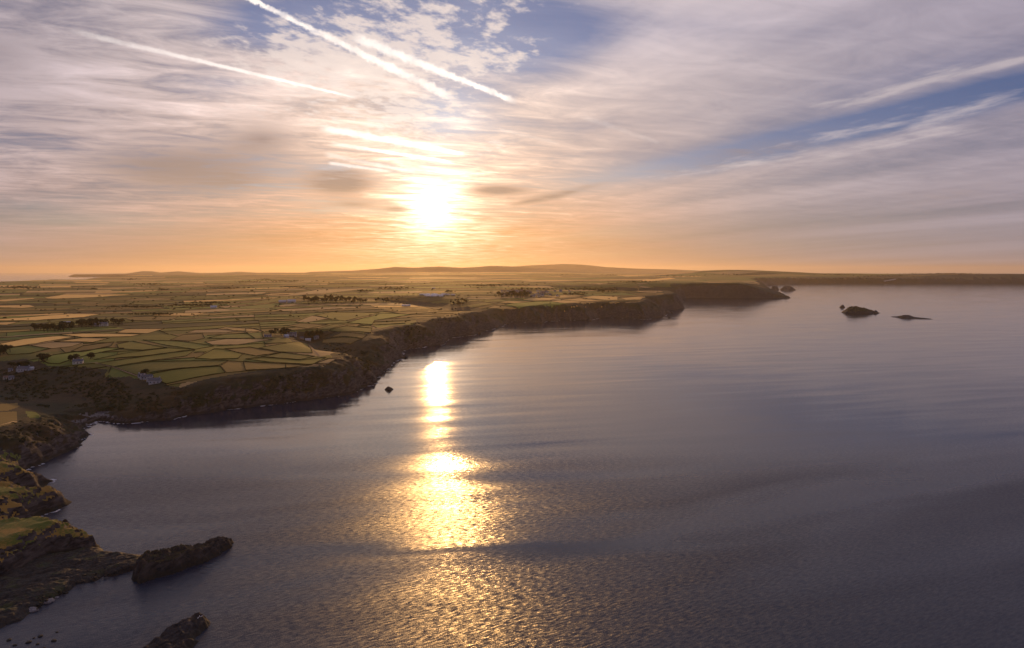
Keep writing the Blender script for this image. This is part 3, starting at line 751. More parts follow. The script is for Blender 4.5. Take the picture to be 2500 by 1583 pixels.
def build_hedges():
    runs = []
    def sample(a, b, drawn):
        a, b = np.array(a), np.array(b); L = np.hypot(*(b - a)); m = (a + b) / 2
        d = np.hypot(*m)
        if drawn: step = np.interp(d, [700, 2000, 6000], [3.5, 7, 20])
        else: step = np.interp(d, [700, 2000, 6000], [4, 8, 22])
        n = max(3, int(L / step)); t = np.linspace(0, 1, n)[:, None]
        return a + (b - a) * t
    segs, owner = [], []
    for i, G in enumerate(POLYS):
        if G[:, 0].mean() < -400 and G[:, 1].mean() < 690: continue
        ring = np.vstack([sample(G[k - 1], G[k], True)[:-1] for k in range(len(G))] + [G[-1:]])
        segs.append(ring); owner.append('ring')
    for a, b in CHORDS:
        # keep the part of the chord inside the view and within 6 km
        p = sample(a, b, False) if np.hypot(*(np.array(b) - np.array(a))) < 1500 else a + (b - a) * np.linspace(0, 1, int(np.hypot(*(b - a)) / 12))[:, None]
        d = np.hypot(p[:, 0], p[:, 1]); ok = (d < 6000) & (np.abs(np.degrees(np.arctan2(p[:, 0], p[:, 1]))) < 40) & (p[:, 1] > 0)
        if ok.sum() < 4 or rng.random() < .12: continue
        segs.append(np.where(ok[:, None], p, np.nan)); owner.append('chord')
    allp = np.vstack(segs); good = np.isfinite(allp[:, 0])
    z = np.zeros(len(allp)); sd = np.full(len(allp), -1.0)
    z[good], sd[good] = land(allp[good])
    d = np.hypot(allp[:, 0], allp[:, 1]); vm = np.full(len(allp), 9.0)
    for (Vl, wd, dep), k in zip(VALLEYS, (1.1, .7, .6, .6)): vm[good] = np.minimum(vm[good], poly_dist(allp[good], Vl, False) / (wd * k))
    inpoly = np.zeros(len(allp), bool); gi = np.nonzero(good)[0]
    for G in POLYS: inpoly[gi] |= inside(allp[gi], G)
    k = 0
    for s, o in zip(segs, owner):
        n = len(s); sl = slice(k, k + n); k += n
        ok = good[sl] & (sd[sl] > (20 if o == 'ring' else np.interp(np.nan_to_num(d[sl]), [300, 700, 1500, 4000], [32, 54, 78, 100])))
        if o == 'chord': ok &= ~inpoly[sl] & (vm[sl] > 1)
        pts = np.c_[s, z[sl]]; dd = d[sl]
        i = 0
        while i < n:
            if not ok[i]: i += 1; continue
            j = i
            step = np.hypot(*(pts[min(i + 1, n - 1), :2] - pts[i, :2])); step = step if np.isfinite(step) else 8.0
            lim = max(6, int((90 if o == 'chord' else 400) / max(step, 2))) + rng.randint(0, 14)
            while j + 1 < n and ok[j + 1] and j - i < lim: j += 1
            if j - i >= 3: runs.append((pts[i:j + 1], float(np.mean(dd[i:j + 1])), o))
            i = j + 1 if j - i < 3 or rng.random() < .3 or j + 1 >= n or not ok[j + 1] else j
    runs = [r for r in runs if len(r[0]) >= 4]
    runs.sort(key=lambda r: -len(r[0]) * (np.hypot(*(r[0][1, :2] - r[0][0, :2]))) / r[1])
    rv, rf, base = [], [], 0
    for i, (pts, d, o) in enumerate(runs):
        w = 1.15 * rng.uniform(.8, 1.3) * np.interp(d, [600, 2500, 6000], [.5, .5, .5]); h = rng.uniform(.55, 1.05) * np.interp(d, [600, 2500, 6000], [1, .9, 1.0])
        V, f = hedge_mesh(pts, w, h, i)
        if i < 290:
            ob = link('hedgerow', mesh('hedgerow', V, f, True), None, [M_HEDGE])
            m = pts[len(pts) // 2]; e = pts[-1] - pts[0]
            lm = min(MARKS, key=lambda k: math.hypot(MARKS[k][0] - m[0], MARKS[k][1] - m[1])); L = MARKS[lm]
            q = m[:2] - L[:2]; side = ('right of' if q[0] > 0 else 'left of') if abs(q[0]) > abs(q[1]) * .45 else ('behind' if q[1] > 0 else 'in front of')
            how = 'field-circling' if o == 'ring' else ('crosswise' if abs(e[0]) > abs(e[1]) * 1.2 else 'inland-running')
            size = 'long' if np.hypot(*e[:2]) > 85 else 'short'
            tag(ob, f'{size} {how} hedgerow {side} {lm}', 'hedge', f'hedgerows near {lm}')
        else:
            rv.append(V); rf.append(f + base); base += len(V)
    if rv: tag(link('hedge_network', mesh('hedge_network', np.vstack(rv), np.vstack(rf), True), None, [M_HEDGE]), 'fine network of dark hedges between far fields', kind='stuff')
    print('HEDGES', len(runs), base)
build_hedges()

# ------------------------------------------------------------------ rocks, stacks and islets
def make_rock(name, outline, hmax, label, cat, wall=6.0, res=90, seed=1, peak=None, rough=0.22, group=None, tilt=0.0, mats=None, strat=0.0, lean=None):
    """rock rising from the sea inside a waterline outline; peak=(px,py,radius share) gathers the height"""
    G = np.array([sea_pt(*p) for p in outline])
    c = G.mean(0); lo, hi = G.min(0), G.max(0); pad = (hi - lo).max() * .10 + 1.5
    lo -= pad; hi += pad
    step = (hi - lo).max() / res
    nx, ny = int((hi[0] - lo[0]) / step) + 2, int((hi[1] - lo[1]) / step) + 2
    gx_, gy_ = np.meshgrid(lo[0] + np.arange(nx) * step, lo[1] + np.arange(ny) * step, indexing='ij')
    P = np.c_[gx_.ravel(), gy_.ravel()]
    sd = np.where(inside(P, G), 1, -1) * poly_dist(P, G)
    size = (hi - lo).max()
    sd = sd + fbm(P[:, 0], P[:, 1], size * .13, 4, seed) * size * .035 + fbm(P[:, 0], P[:, 1], size * .035, 3, seed + 3) * size * .012
    t = np.clip(sd / wall, 0, 1); prof = 1 - (1 - t) ** 2.2
    H = np.full(len(P), hmax, float)
    if peak is not None:
        pk = np.array(sea_pt(peak[0], peak[1])); H *= 0.22 + 0.78 * np.exp(-(np.hypot(*(P - pk).T) / (size * peak[2])) ** 2)
    if lean is not None:      # higher at one end than the other: two photograph points and their height shares
        a, b = np.array(sea_pt(*lean[0])), np.array(sea_pt(*lean[1])); u = b - a
        s = np.clip(((P - a) @ u) / (u @ u), 0, 1); H *= lean[2] + (lean[3] - lean[2]) * s
    n = fbm(P[:, 0], P[:, 1], size * .10, 5, seed + 9, .58, True)
    z = H * prof * (1 + rough * n) + np.where(sd > 0, 0.05, 0) + prof * fbm(P[:, 0], P[:, 1], size * .03, 3, seed + 11) * hmax * .10
    if strat:               # upturned beds running along the rock
        a = R(strat); q = (P[:, 0] * math.sin(a) - P[:, 1] * math.cos(a))
        z += prof * hmax * .34 * fbm(q * 2.2, P @ np.array([math.cos(a), math.sin(a)]) * .25, size * .045, 3, seed + 15, .6, True)
    z += prof * hmax * .13 * fbm(P[:, 0], P[:, 1], size * .045, 4, seed + 21, .6, True)
    if size < 120:          # ledges along the bedding
        st = hmax * .2; saw = ((z + .45 * (P[:, 0] * .62 - P[:, 1] * .79)) / st) % 1.0
        z += prof * (sstep(.25, .75, saw) - saw) * st * .8
    z = np.where(sd < 0, np.maximum(sd * .6, -2.5), z)
    V = np.c_[P - c, z]
    idx = np.arange(nx * ny).reshape(nx, ny)
    q = np.stack([idx[:-1, :-1], idx[1:, :-1], idx[1:, 1:], idx[:-1, 1:]], -1).reshape(-1, 4)
    q = q[z[q].max(1) > -1.2]
    u, inv = np.unique(q, return_inverse=True)
    o = link(name, mesh(name, V[u], inv.reshape(-1, 4), False), None, [mats or M_ROCK])
    o.location = (c[0], c[1], 0)
    return tag(o, label, cat, group)
def f_islet(t, P, N, b):
    x, y, z = sep(t, P); nx, ny, nz = sep(t, N)
    n1 = noise(t, P, 0.10, 4, 0.6, dims='3D'); n2 = noise(t, P, 0.8, 4, 0.65, dims='3D')
    strat = noise(t, comb(t, x * 0.5 + z * 0.35, y * 0.22, z - x * 0.35), 0.5, 5, 0.62, 0.6, dims='3D')
    r = mix(t, strat.ss(0.3, 0.72), (0.014, 0.011, 0.009), (0.058, 0.044, 0.036))
    r = mix(t, (z + (n1 - 0.5) * 3.0).ss(3.4, 1.2), r, (0.022, 0.018, 0.012))
    g = mix(t, n1.ss(0.4, 0.6), (0.022, 0.025, 0.005), (0.065, 0.044, 0.011))
    bump(t, b, strat * 0.6 + n2 * 0.4, 0.9, 0.8)
    return mix(t, (nz + (n1 - 0.5) * 0.5 + z * 0.03 - 0.30).ss(0.70, 0.85) * z.ss(4.5, 7.0), r, g)
M_ISLET = material('turf-topped rock', f_islet, 0.85, 0.3)
def f_ledge(t, P, N, b):
    n1 = noise(t, P, 0.12, 4, 0.6, dims='3D'); n2 = noise(t, P, 0.9, 4, 0.7, dims='3D'); n3 = noise(t, P, 2.8, 2, 0.6, dims='3D')
    c = mix(t, n2.ss(0.35, 0.7), (0.008, 0.006, 0.004), (0.030, 0.021, 0.015))
    c = mix(t, n1.ss(0.52, 0.68), c, (0.034, 0.038, 0.006))                      # green weed
    c = mix(t, (n3 * n2).ss(0.42, 0.50), c, (0.24, 0.21, 0.17))                  # pale stones
    bump(t, b, n2, 1.0, 0.7)
    return c
M_LEDGE = material('weedy rock ledge', f_ledge, 0.75, 0.4)

make_rock('rock_ledge', [(-90, 1575), (0, 1533), (51, 1517), (87, 1491), (111, 1475), (144, 1455), (180, 1434), (227, 1420), (252, 1404), (278, 1404), (326, 1392), (350, 1385), (352, 1366), (313, 1352), (290, 1352), (262, 1352), (242, 1345), (200, 1346), (100, 1366), (20, 1400), (-90, 1440)],
          2.2, 'low weed-covered rock ledge at the foot of the near headland', 'rock ledge', 7, 170, 5, rough=.5, mats=M_LEDGE, strat=38)
make_rock('rock_stack', [(328, 1398), (330, 1410), (343, 1424), (373, 1415), (438, 1397), (502, 1371), (566, 1333), (576, 1320), (556, 1324), (480, 1345), (400, 1362), (345, 1378)],
          6.2, 'dark wedge-shaped sea stack beyond the weedy ledge, grassy towards the land', 'sea stack', 4.2, 150, 8, rough=.34, mats=M_ISLET, strat=38, lean=((340, 1400), (570, 1325), 1.0, .45))
make_rock('sea_rock', [(300, 1640), (345, 1585), (380, 1568), (410, 1545), (445, 1524), (480, 1512), (503, 1511), (513, 1520), (509, 1533), (490, 1549), (478, 1557), (466, 1570), (486, 1566), (470, 1584), (440, 1640)],
          3.6, 'jagged brown rock breaking the water at the bottom edge, white birds on its tip', 'rock', 4.5, 120, 12, rough=.32, strat=50, lean=((330, 1620), (500, 1512), .55, 1.0))
make_rock('skerry', [(938, 952), (944, 955.5), (955, 955.5), (961, 951), (953, 949.5), (943, 949.5)], 3.4, 'small lone dark rock off the cliff point beside the sun glitter', 'rock', 6, 40, 14, rough=.25)
make_rock('island', [(2052, 762.5), (2062, 765.5), (2091, 767), (2128, 766.5), (2147, 765), (2140, 763.4), (2115, 762.5), (2080, 761.6)],
          21.0, 'rounded grassy islet out in the bay, largest of the offshore rocks', 'island', 34, 110, 16, (2085, 764.5, .33), .12, mats=M_ISLET)
make_rock('islet_rock', [(2128, 765.3), (2138, 766), (2146, 765), (2138, 763.8)], 10, 'small knob of rock joined to the end of the rounded islet', 'rock', 14, 40, 18, rough=.3)
make_rock('reef', [(2172, 773.6), (2190, 775), (2213, 778), (2240, 778.8), (2277, 780), (2262, 778), (2230, 776.2), (2205, 774.2)],
          7.0, 'long low jagged reef beside the rounded islet', 'reef', 14, 130, 20, (2212, 776, .16), .4)
make_rock('sea_stack', [(1880, 708.6), (1890, 709.4), (1903, 708.8), (1896, 707.6)], 30, 'small dark stack touching the tip of the far headland', 'rock', 24, 44, 22, rough=.2)
make_rock('sea_stack', [(1904, 708.8), (1920, 709.6), (1944, 709), (1936, 708), (1916, 707.5)], 31, 'peaked dark stack standing off the tip of the far headland', 'rock', 40, 54, 23, (1920, 708.6, .3), .2)
for i, (a, b, w, h, lb) in enumerate([(1630, 766, 9, 9, 'dark tide rock hard against the middle headland point'), (1641, 764.5, 4, 5, 'outermost tiny rock off the middle headland point'), (1634, 775.5, 5, 5, 'tiny rock in front of the middle headland point'),
                                      (1241, 791, 4, 4, 'tiny dark rock in the cove mouth below the cliffs'), (1172, 815, 5, 4, 'small rock at the foot of the brown cliffs'), (1442, 784, 6, 4, 'low rock below the golden clifftop fields'), (2056, 751, 8, 9, 'small rock just behind the rounded islet'), (990, 874.5, 6, 4, 'pointed rock at the tip of the cliff promontory')]):
    make_rock('tide_rock', [(a - w, b), (a - w * .4, b + w * .12), (a + w * .5, b + w * .10), (a + w, b - w * .02), (a + w * .3, b - w * .12), (a - w * .5, b - w * .1)], h, lb, 'rock', h * 1.2, 26, 40 + i, rough=.3, group='tide rocks along the coast')

def boulder_mesh(seed):
    import bmesh
    bm = bmesh.new(); bmesh.ops.create_icosphere(bm, subdivisions=2, radius=1)
    co = np.array([v.co[:] for v in bm.verts])
    n = fbm(co[:, 0] + seed * 3.1, co[:, 1] + co[:, 2] * .7, .8, 3, seed)
    for v, k in zip(bm.verts, n): v.co = v.co * (1 + .38 * k); v.co.z *= .62; v.co.x *= 1.25
    me = bpy.data.meshes.new('boulder'); bm.to_mesh(me); bm.free(); return me
M_PALE = material('pale boulder', lambda t, P, N, b: mix(t, noise(t, P, 1.6, 4, .7, dims='3D').ss(.3, .7), (0.10, 0.088, 0.088), (0.27, 0.24, 0.23)), 0.75, 0.3)
BM = [boulder_mesh(s) for s in range(5)]
for m in BM: m.materials.append(M_ROCK)
for i, (a, b, r, lb) in enumerate([(79, 1490, 2.2, 'pale grey boulder at the water edge of the ledge, nearest the frame side'), (122, 1468, 2.0, 'rounded grey boulder awash beside the weedy ledge'), (139, 1459, .9, 'small pale stone just off the weedy ledge'), (160, 1448, 1.0, 'brown stone awash along the weedy ledge'),
                                   (99, 1553, .9, 'brown submerged stone, upper one of the scattered shallows group'), (139, 1543, .55, 'orange-brown stone farthest out in the shallows'), (83, 1557, .5, 'little pale stone in the shallows'), (132, 1564, .9, 'dark brown flat stone in the shallows'), (69, 1568, 1.0, 'cluster-sized brown stone in the shallows'),
                                   (92, 1572, .6, 'small tan stone below the others in the shallows'), (36, 1575, .7, 'tan stone near the bottom corner shallows'), (22, 1562, .9, 'dark stone near the bottom corner shallows'), (108, 1581, .5, 'tan stone on the very bottom edge')]):
    x, y = sea_pt(a, b, .2)
    me = BM[i % 5]
    if i < 3: me = me.copy(); me.materials[0] = M_PALE
    o = link('boulder', me); o.location = (x, y, .12 * r); o.scale = (r, r, r * .8); o.rotation_euler = (0, 0, i * 1.3)
    tag(o, lb, 'boulder', 'stones in the shallows')
# rubble on the ledge: uncounted stones
def rubble():
    V, F, base = [], [], 0
    pts = [(rng.uniform(30, 320), rng.uniform(1345, 1490)) for _ in range(1500)]
    ledge = np.array([(0, 1530), (51, 1512), (111, 1470), (180, 1430), (227, 1415), (278, 1400), (322, 1387), (313, 1358), (262, 1355), (200, 1352), (130, 1368), (60, 1398), (0, 1425)])
    ok = inside(np.array(pts), ledge)
    sm = [np.array([v.co[:] for v in m.vertices]) for m in BM]; sf = [np.array([p.vertices[:] for p in m.polygons]) for m in BM]
    for k, ((a, b), g) in enumerate(zip(pts, ok)):
        if not g: continue
        x, y = sea_pt(a, b, 1.6); r = rng.uniform(.15, .42) if rng.random() < .85 else rng.uniform(.5, .95); m = k % 5
        an = rng.random() * 6.28; c, s = math.cos(an), math.sin(an)
        v = sm[m] * r; v = np.c_[v[:, 0] * c - v[:, 1] * s, v[:, 0] * s + v[:, 1] * c, v[:, 2]] + (x, y, rng.uniform(.9, 2.3))
        V.append(v); F.append(sf[m] + base); base += len(v)
    tag(link('rubble', mesh('rubble', np.vstack(V), np.vstack(F)), None, [M_LEDGE]), 'loose stones and weed strewn over the rock ledge', kind='stuff')
rubble()

# white birds on the tip of the near rock
def bird_mesh():
    prof = [(-.30, .20, .015), (-.20, .22, .05), (-.06, .24, .085), (.08, .26, .085), (.15, .31, .055), (.185, .37, .045), (.215, .40, .045), (.245, .40, .025), (.29, .39, .006)]
    V, F = [], []
    for x, z, r in prof:
        for k in range(8):
            a = k * math.pi / 4; V.append((x, r * math.cos(a), z + r * math.sin(a) * 1.1))
    for i in range(len(prof) - 1):
        for k in range(8): F.append((i * 8 + k, i * 8 + (k + 1) % 8, i * 8 + 8 + (k + 1) % 8, i * 8 + 8 + k))
    for s in (-.03, .03):
        n = len(V)
        for z in (.18, -.06):
            for dx, dy in ((-.01, -.01), (.01, -.01), (.01, .01), (-.01, .01)): V.append((dx, s + dy, z))
        for k in range(4): F.append((n + k, n + (k + 1) % 4, n + 4 + (k + 1) % 4, n + 4 + k))
    return mesh('seabird', V, F, True)
M_BIRD = material('white plumage', lambda t, P, N, b: (0.78, 0.77, 0.75), 0.7, 0.3)
bme = bird_mesh(); bme.materials.append(M_BIRD)
bpy.context.view_layer.update()
dg = bpy.context.evaluated_depsgraph_get()
def drop(x, y, z0=60):
    hit = scene.ray_cast(dg, Vector((x, y, z0)), Vector((0, 0, -1)))
    return hit[1].z if hit[0] else 0.0
for i, (a, b, rz, lb) in enumerate([(493, 1512, .4, 'white seabird perched outermost on the tip of the near rock'), (488, 1514, 2.4, 'white seabird in the middle of the three on the near rock'), (484, 1516, 1.2, 'white seabird on the landward side of the near rock tip')]):
    x, y = sea_pt(a, b, 3.0)
    o = link('seabird', bme); o.location = (x, y, drop(x, y, 20) + .06); o.rotation_euler = (0, 0, rz); o.scale = (1.5,) * 3
    tag(o, lb, 'bird', 'white birds on the near rock')

# ------------------------------------------------------------------ houses
def plain(name, c, rough=.8, k=.12, spec=.3, metal=0.0):
    def fn(t, P, N, b):
        b.inputs['Metallic'].default_value = metal
        n = noise(t, P, .7, 4, .65, dims='3D'); return mix(t, n, tuple(v * (1 - k) for v in c), tuple(min(1, v * (1 + k)) for v in c))
    return material(name, fn, rough, spec)
M_WHITE = plain('white render', (.36, .35, .35)); M_CREAM = plain('cream render', (.55, .49, .40)); M_STONE = plain('grey stone wall', (.25, .22, .20))
M_SLATE = plain('slate', (.085, .085, .10), .55, .2, .4); M_TILE = plain('brown tile', (.16, .10, .075), .7); M_SHEET = plain('barn sheeting', (.38, .39, .42), .45, .1, .5)
M_GLASS = plain('window glass', (.03, .035, .045), .12, .1, .6); M_DOOR = plain('painted door', (.10, .05, .04)); M_CARA = plain('caravan shell', (.78, .76, .72), .25, .05, .6)
def box(x0, x1, y0, y1, z0, z1):
    v = [(x, y, z) for z in (z0, z1) for x, y in ((x0, y0), (x1, y0), (x1, y1), (x0, y1))]
    return v, [(3, 2, 1, 0), (4, 5, 6, 7), (0, 1, 5, 4), (1, 2, 6, 5), (2, 3, 7, 6), (3, 0, 4, 7)]
def part(name, vf, parent, m):
    return link(name, mesh(name, *vf), parent, [m])
def house(loc, rot, w, d, h, label, cat='house', wall=None, roof=None, group=None, detail=True, pitch=.55, name='house', chimneys=1):
    e = bpy.data.objects.new(name, None); COL.objects.link(e); e.location = loc; e.rotation_euler = (0, 0, rot)
    tag(e, label, cat, group)
    r = d * pitch / 1.0 * .72
    x, y = w / 2, d / 2
    v = [(-x, -y, -2), (x, -y, -2), (x, y, -2), (-x, y, -2), (-x, -y, h), (x, -y, h), (x, y, h), (-x, y, h), (-x, 0, h + r), (x, 0, h + r)]
    part('wall', (v, [(0, 1, 5, 4), (2, 3, 7, 6), (1, 2, 6, 9, 5), (3, 0, 4, 8, 7)]), e, wall or M_WHITE)
    o, t = .35, .18; k = r / y
    v, f = [], []
    for s in (-1, 1):
        n = len(v); ye = y + o; ze = h - k * o
        v += [(-x - o, 0, h + r + .02), (x + o, 0, h + r + .02), (x + o, s * ye, ze + .02), (-x - o, s * ye, ze + .02)]
        v += [(a, b, c + t) for a, b, c in v[n:n + 4]]
        f += [tuple(n + q for q in g) for g in ((0, 1, 2, 3), (7, 6, 5, 4), (2, 6, 7, 3), (1, 5, 6, 2), (3, 7, 4, 0))]
    ro = part('roof', (v, f), e, roof or M_SLATE)
    for c in range(chimneys):
        cx_ = (x - .6) * (1 if c else -1)
        part('chimney', box(cx_ - .45, cx_ + .45, -.4, .4, h + r - .8, h + r + 1.3), ro, wall or M_STONE)
    if detail:
        n = max(2, int(w / 3.2))
        for s in (-1, 1):
            for i in range(n):
                cx_ = -x + (i + .5) * w / n
                if s < 0 and i == n // 2:
                    part('door', box(cx_ - .5, cx_ + .5, -y - .06, -y + .02, 0, 2.1), e, M_DOOR); continue
                for z0 in ((.9,) if h < 4 else (.9, h - 1.7)):
                    wy = s * (y + .03)
                    part('window', box(cx_ - .55, cx_ + .55, wy - .05, wy + .05, z0, z0 + 1.25), e, M_GLASS)
    return e
def gp(pts): return ground_pts(pts)
HOUSES = [  # photograph position, heading, width, depth, height, label ...
    (378, 936, .25, 15, 8, 4.6, 'largest white house beside the cliff-edge field, grey slate roof', M_WHITE, M_SLATE, 2), (366, 931, 1.3, 8, 5, 2.8, 'white outbuilding against the largest cliff-edge house', M_WHITE, M_SLATE, 0), (388, 933, .2, 7, 5, 2.6, 'low white shed seaward of the largest cliff-edge house', M_WHITE, M_SLATE, 0),
    (362, 925, .2, 12, 7, 3.4, 'white cottage above the largest cliff-edge house', M_WHITE, M_SLATE, 1), (350, 925, .9, 8, 6, 3, 'small white cottage second in the cliff-edge row', M_WHITE, M_SLATE, 1), (347, 921, .1, 10, 6, 3, 'white cottage at the upper end of the cliff-edge row', M_WHITE, M_SLATE, 1),
    (60, 906, .1, 17, 8, 4.6, 'long pale house in the dark green valley', M_WHITE, M_SLATE, 2), (48, 906, 1.2, 8, 6, 3.4, 'white gabled house joined to the long valley house', M_WHITE, M_SLATE, 1), (26, 906, .4, 6, 5, 2.6, 'tiny white cottage apart on the valley side', M_WHITE, M_SLATE, 0), (77, 903, .3, 7, 5, 2.8, 'bluish shed past the long valley house', M_SHEET, M_SHEET, 0),
    (28, 926, .5, 7, 6, 3.2, 'white hut low in the green valley, inner of the pair', M_WHITE, M_SLATE, 0), (14, 926, .9, 6, 5, 3, 'pinkish hut low in the green valley, outer of the pair', M_CREAM, M_TILE, 0),
    (191, 888, .3, 15, 8, 4.2, 'grey-white farmhouse on the rim of the green valley', M_CREAM, M_SLATE, 2), (187, 880, .8, 8, 6, 3.2, 'pinkish barn behind the valley-rim farmhouse', M_CREAM, M_TILE, 0),
    (716, 820, .15, 15, 8, 5.0, 'brightest white farmhouse in the middle of the hedged fields', M_WHITE, M_SLATE, 2), (708, 819, .1, 11, 6, 3.4, 'white wing beside the brightest farmhouse', M_WHITE, M_SLATE, 1), (699, 824, .9, 10, 7, 3.6, 'bluish grey shed below the brightest farmhouse', M_SHEET, M_SHEET, 0), (654, 823, .2, 15, 6, 2.8, 'long low white cottage west of the brightest farmhouse', M_WHITE, M_SLATE, 1),
    (772, 827, .5, 12, 7, 4.0, 'grey stone farmhouse among trees by the dark gully', M_STONE, M_SLATE, 1), (752, 832, .3, 13, 6, 2.8, 'low pale shed roof below the gully farmhouse', M_CREAM, M_SHEET, 0), (737, 828, .2, 9, 6, 3, 'small stone barn near the gully farmhouse', M_STONE, M_SLATE, 0),
    (252, 797, .2, 22, 11, 6, 'grey house showing through the dark wood of the plateau', M_CREAM, M_SLATE, 2), (160, 794, .2, 24, 12, 5, 'pale-roofed barn in the grove on the plateau', M_CREAM, M_SHEET, 0), (236, 797, .8, 14, 9, 5, 'smaller grey barn in the dark wood of the plateau', M_STONE, M_SLATE, 0),
    (690, 740, .2, 30, 14, 6, 'long grey barn at the edge of the far dark wood', M_STONE, M_SHEET, 0), (712, 739, .15, 34, 14, 6.5, 'pale blue-roofed barn beside the far dark wood', M_SHEET, M_SHEET, 0), (522, 753, .2, 22, 12, 5, 'pale barn at the end of the bright green strip field', M_CREAM, M_SHEET, 0)]
GH = gp([(a, b) for a, b, *_ in HOUSES])
for (a, b, rz, w, d, h, lb, wm, rm, ch), (x, y, z) in zip(HOUSES, GH):
    barn = 'barn' in lb or 'shed' in lb
    house((x, y, z), rz, w * .78, d * .78, h * .82, lb, 'barn' if barn else 'house', wm, rm, detail=not barn, name='barn' if barn else 'farmhouse', chimneys=ch)
# the village on the far slope
V0 = [(rng.uniform(1222, 1400), 0) for _ in range(46)]
V0 = [(a, 727 - (a - 1300) * -.02 - rng.uniform(0, 1) * (8 + (a - 1222) * .06) - 2) for a, _ in V0] + [(1225 + i * 7.0, 712 + rng.uniform(-.5, .5)) for i in range(8)]
GV = gp(V0)
hv = {}
for i, (x, y, z) in enumerate(GV):
    k = i % 3
    if k not in hv: hv[k] = house((x, y, z), rng.uniform(-.5, .8), 10, 7, 4.2, ['white', 'cream', 'grey stone'][k] + ' village house clustered on the far slope', 'house', [M_WHITE, M_CREAM, M_STONE][k], [M_SLATE, M_SLATE, M_TILE][k], 'village houses on the far slope', False, name='village_house')
    else:
        o = copy_tree(hv[k]); o['label'] = ['white', 'cream', 'grey stone'][k] + (' house in the village row behind the round wood' if i >= 46 else ' village house at the outer end of the far slope' if V0[i][0] > 1350 else ' village house beside the round wood' if V0[i][0] < 1280 else ' village house clustered on the far slope'); o.location = (x, y, z); o.rotation_euler = (0, 0, rng.uniform(-.5, .8)); o.scale = (rng.uniform(.8, 1.3),) * 3
# holiday caravans catching the sun
def caravan(loc, rot):
    e = bpy.data.objects.new('caravan', None); COL.objects.link(e); e.location = loc; e.rotation_euler = (0, 0, rot)
    w, d = 5.5, 1.9
    prof = [(-d, .6), (-d * 1.02, 2.5), (-d * .85, 3.1), (0, 3.45), (d * .85, 3.1), (d * 1.02, 2.5), (d, .6)]
    v = [(x, a, b) for x in (-w, w) for a, b in prof]; n = len(prof)
    f = [(i, i + 1, n + i + 1, n + i) for i in range(n - 1)] + [tuple(range(n - 1, -1, -1)), tuple(range(n, 2 * n)), (0, n, 2 * n - 1, n - 1)]
    part('body', (v, f), e, M_CARA)
    for s in (-1, 1):
        for x in (-3.4, 0, 3.4): part('window', box(x - 1, x + 1, s * 1.95 - .06, s * 1.95 + .06, 1.5, 2.4), e, M_GLASS)
    part('skirt', box(-w + .2, w - .2, -d + .15, d - .15, -1.0, .62), e, M_STONE)
    return e
CP = [(rng.uniform(1040, 1085), rng.uniform(718.5, 725)) for _ in range(22)] + [(1029, 721), (1035, 720.5), (1093, 721), (1106, 721.5), (1058, 705), (988, 748), (995, 748)]
CP += [(2160 + i * 4.2, 687.5 - i * .75) for i in range(7)]
GC = gp(CP); c0 = None
for i, (x, y, z) in enumerate(GC):
    if c0 is None: c0 = caravan((x, y, z), .2); o = c0
    else: o = copy_tree(c0); o.location = (x, y, z); o.rotation_euler = (0, 0, rng.uniform(-.3, .5))
    if i >= len(CP) - 7: o.scale = (2.2,) * 3; tag(o, 'white holiday home in the row across the bay', 'caravan', 'holiday homes across the bay')
    elif i >= 27: tag(o, 'white caravan of the pair near the clifftop valley', 'caravan', 'pair of caravans near the valley')
    else: o.scale = (1.5,) * 3; tag(o, 'white holiday caravan glinting in the caravan field', 'caravan', 'caravans in the sunlit field')

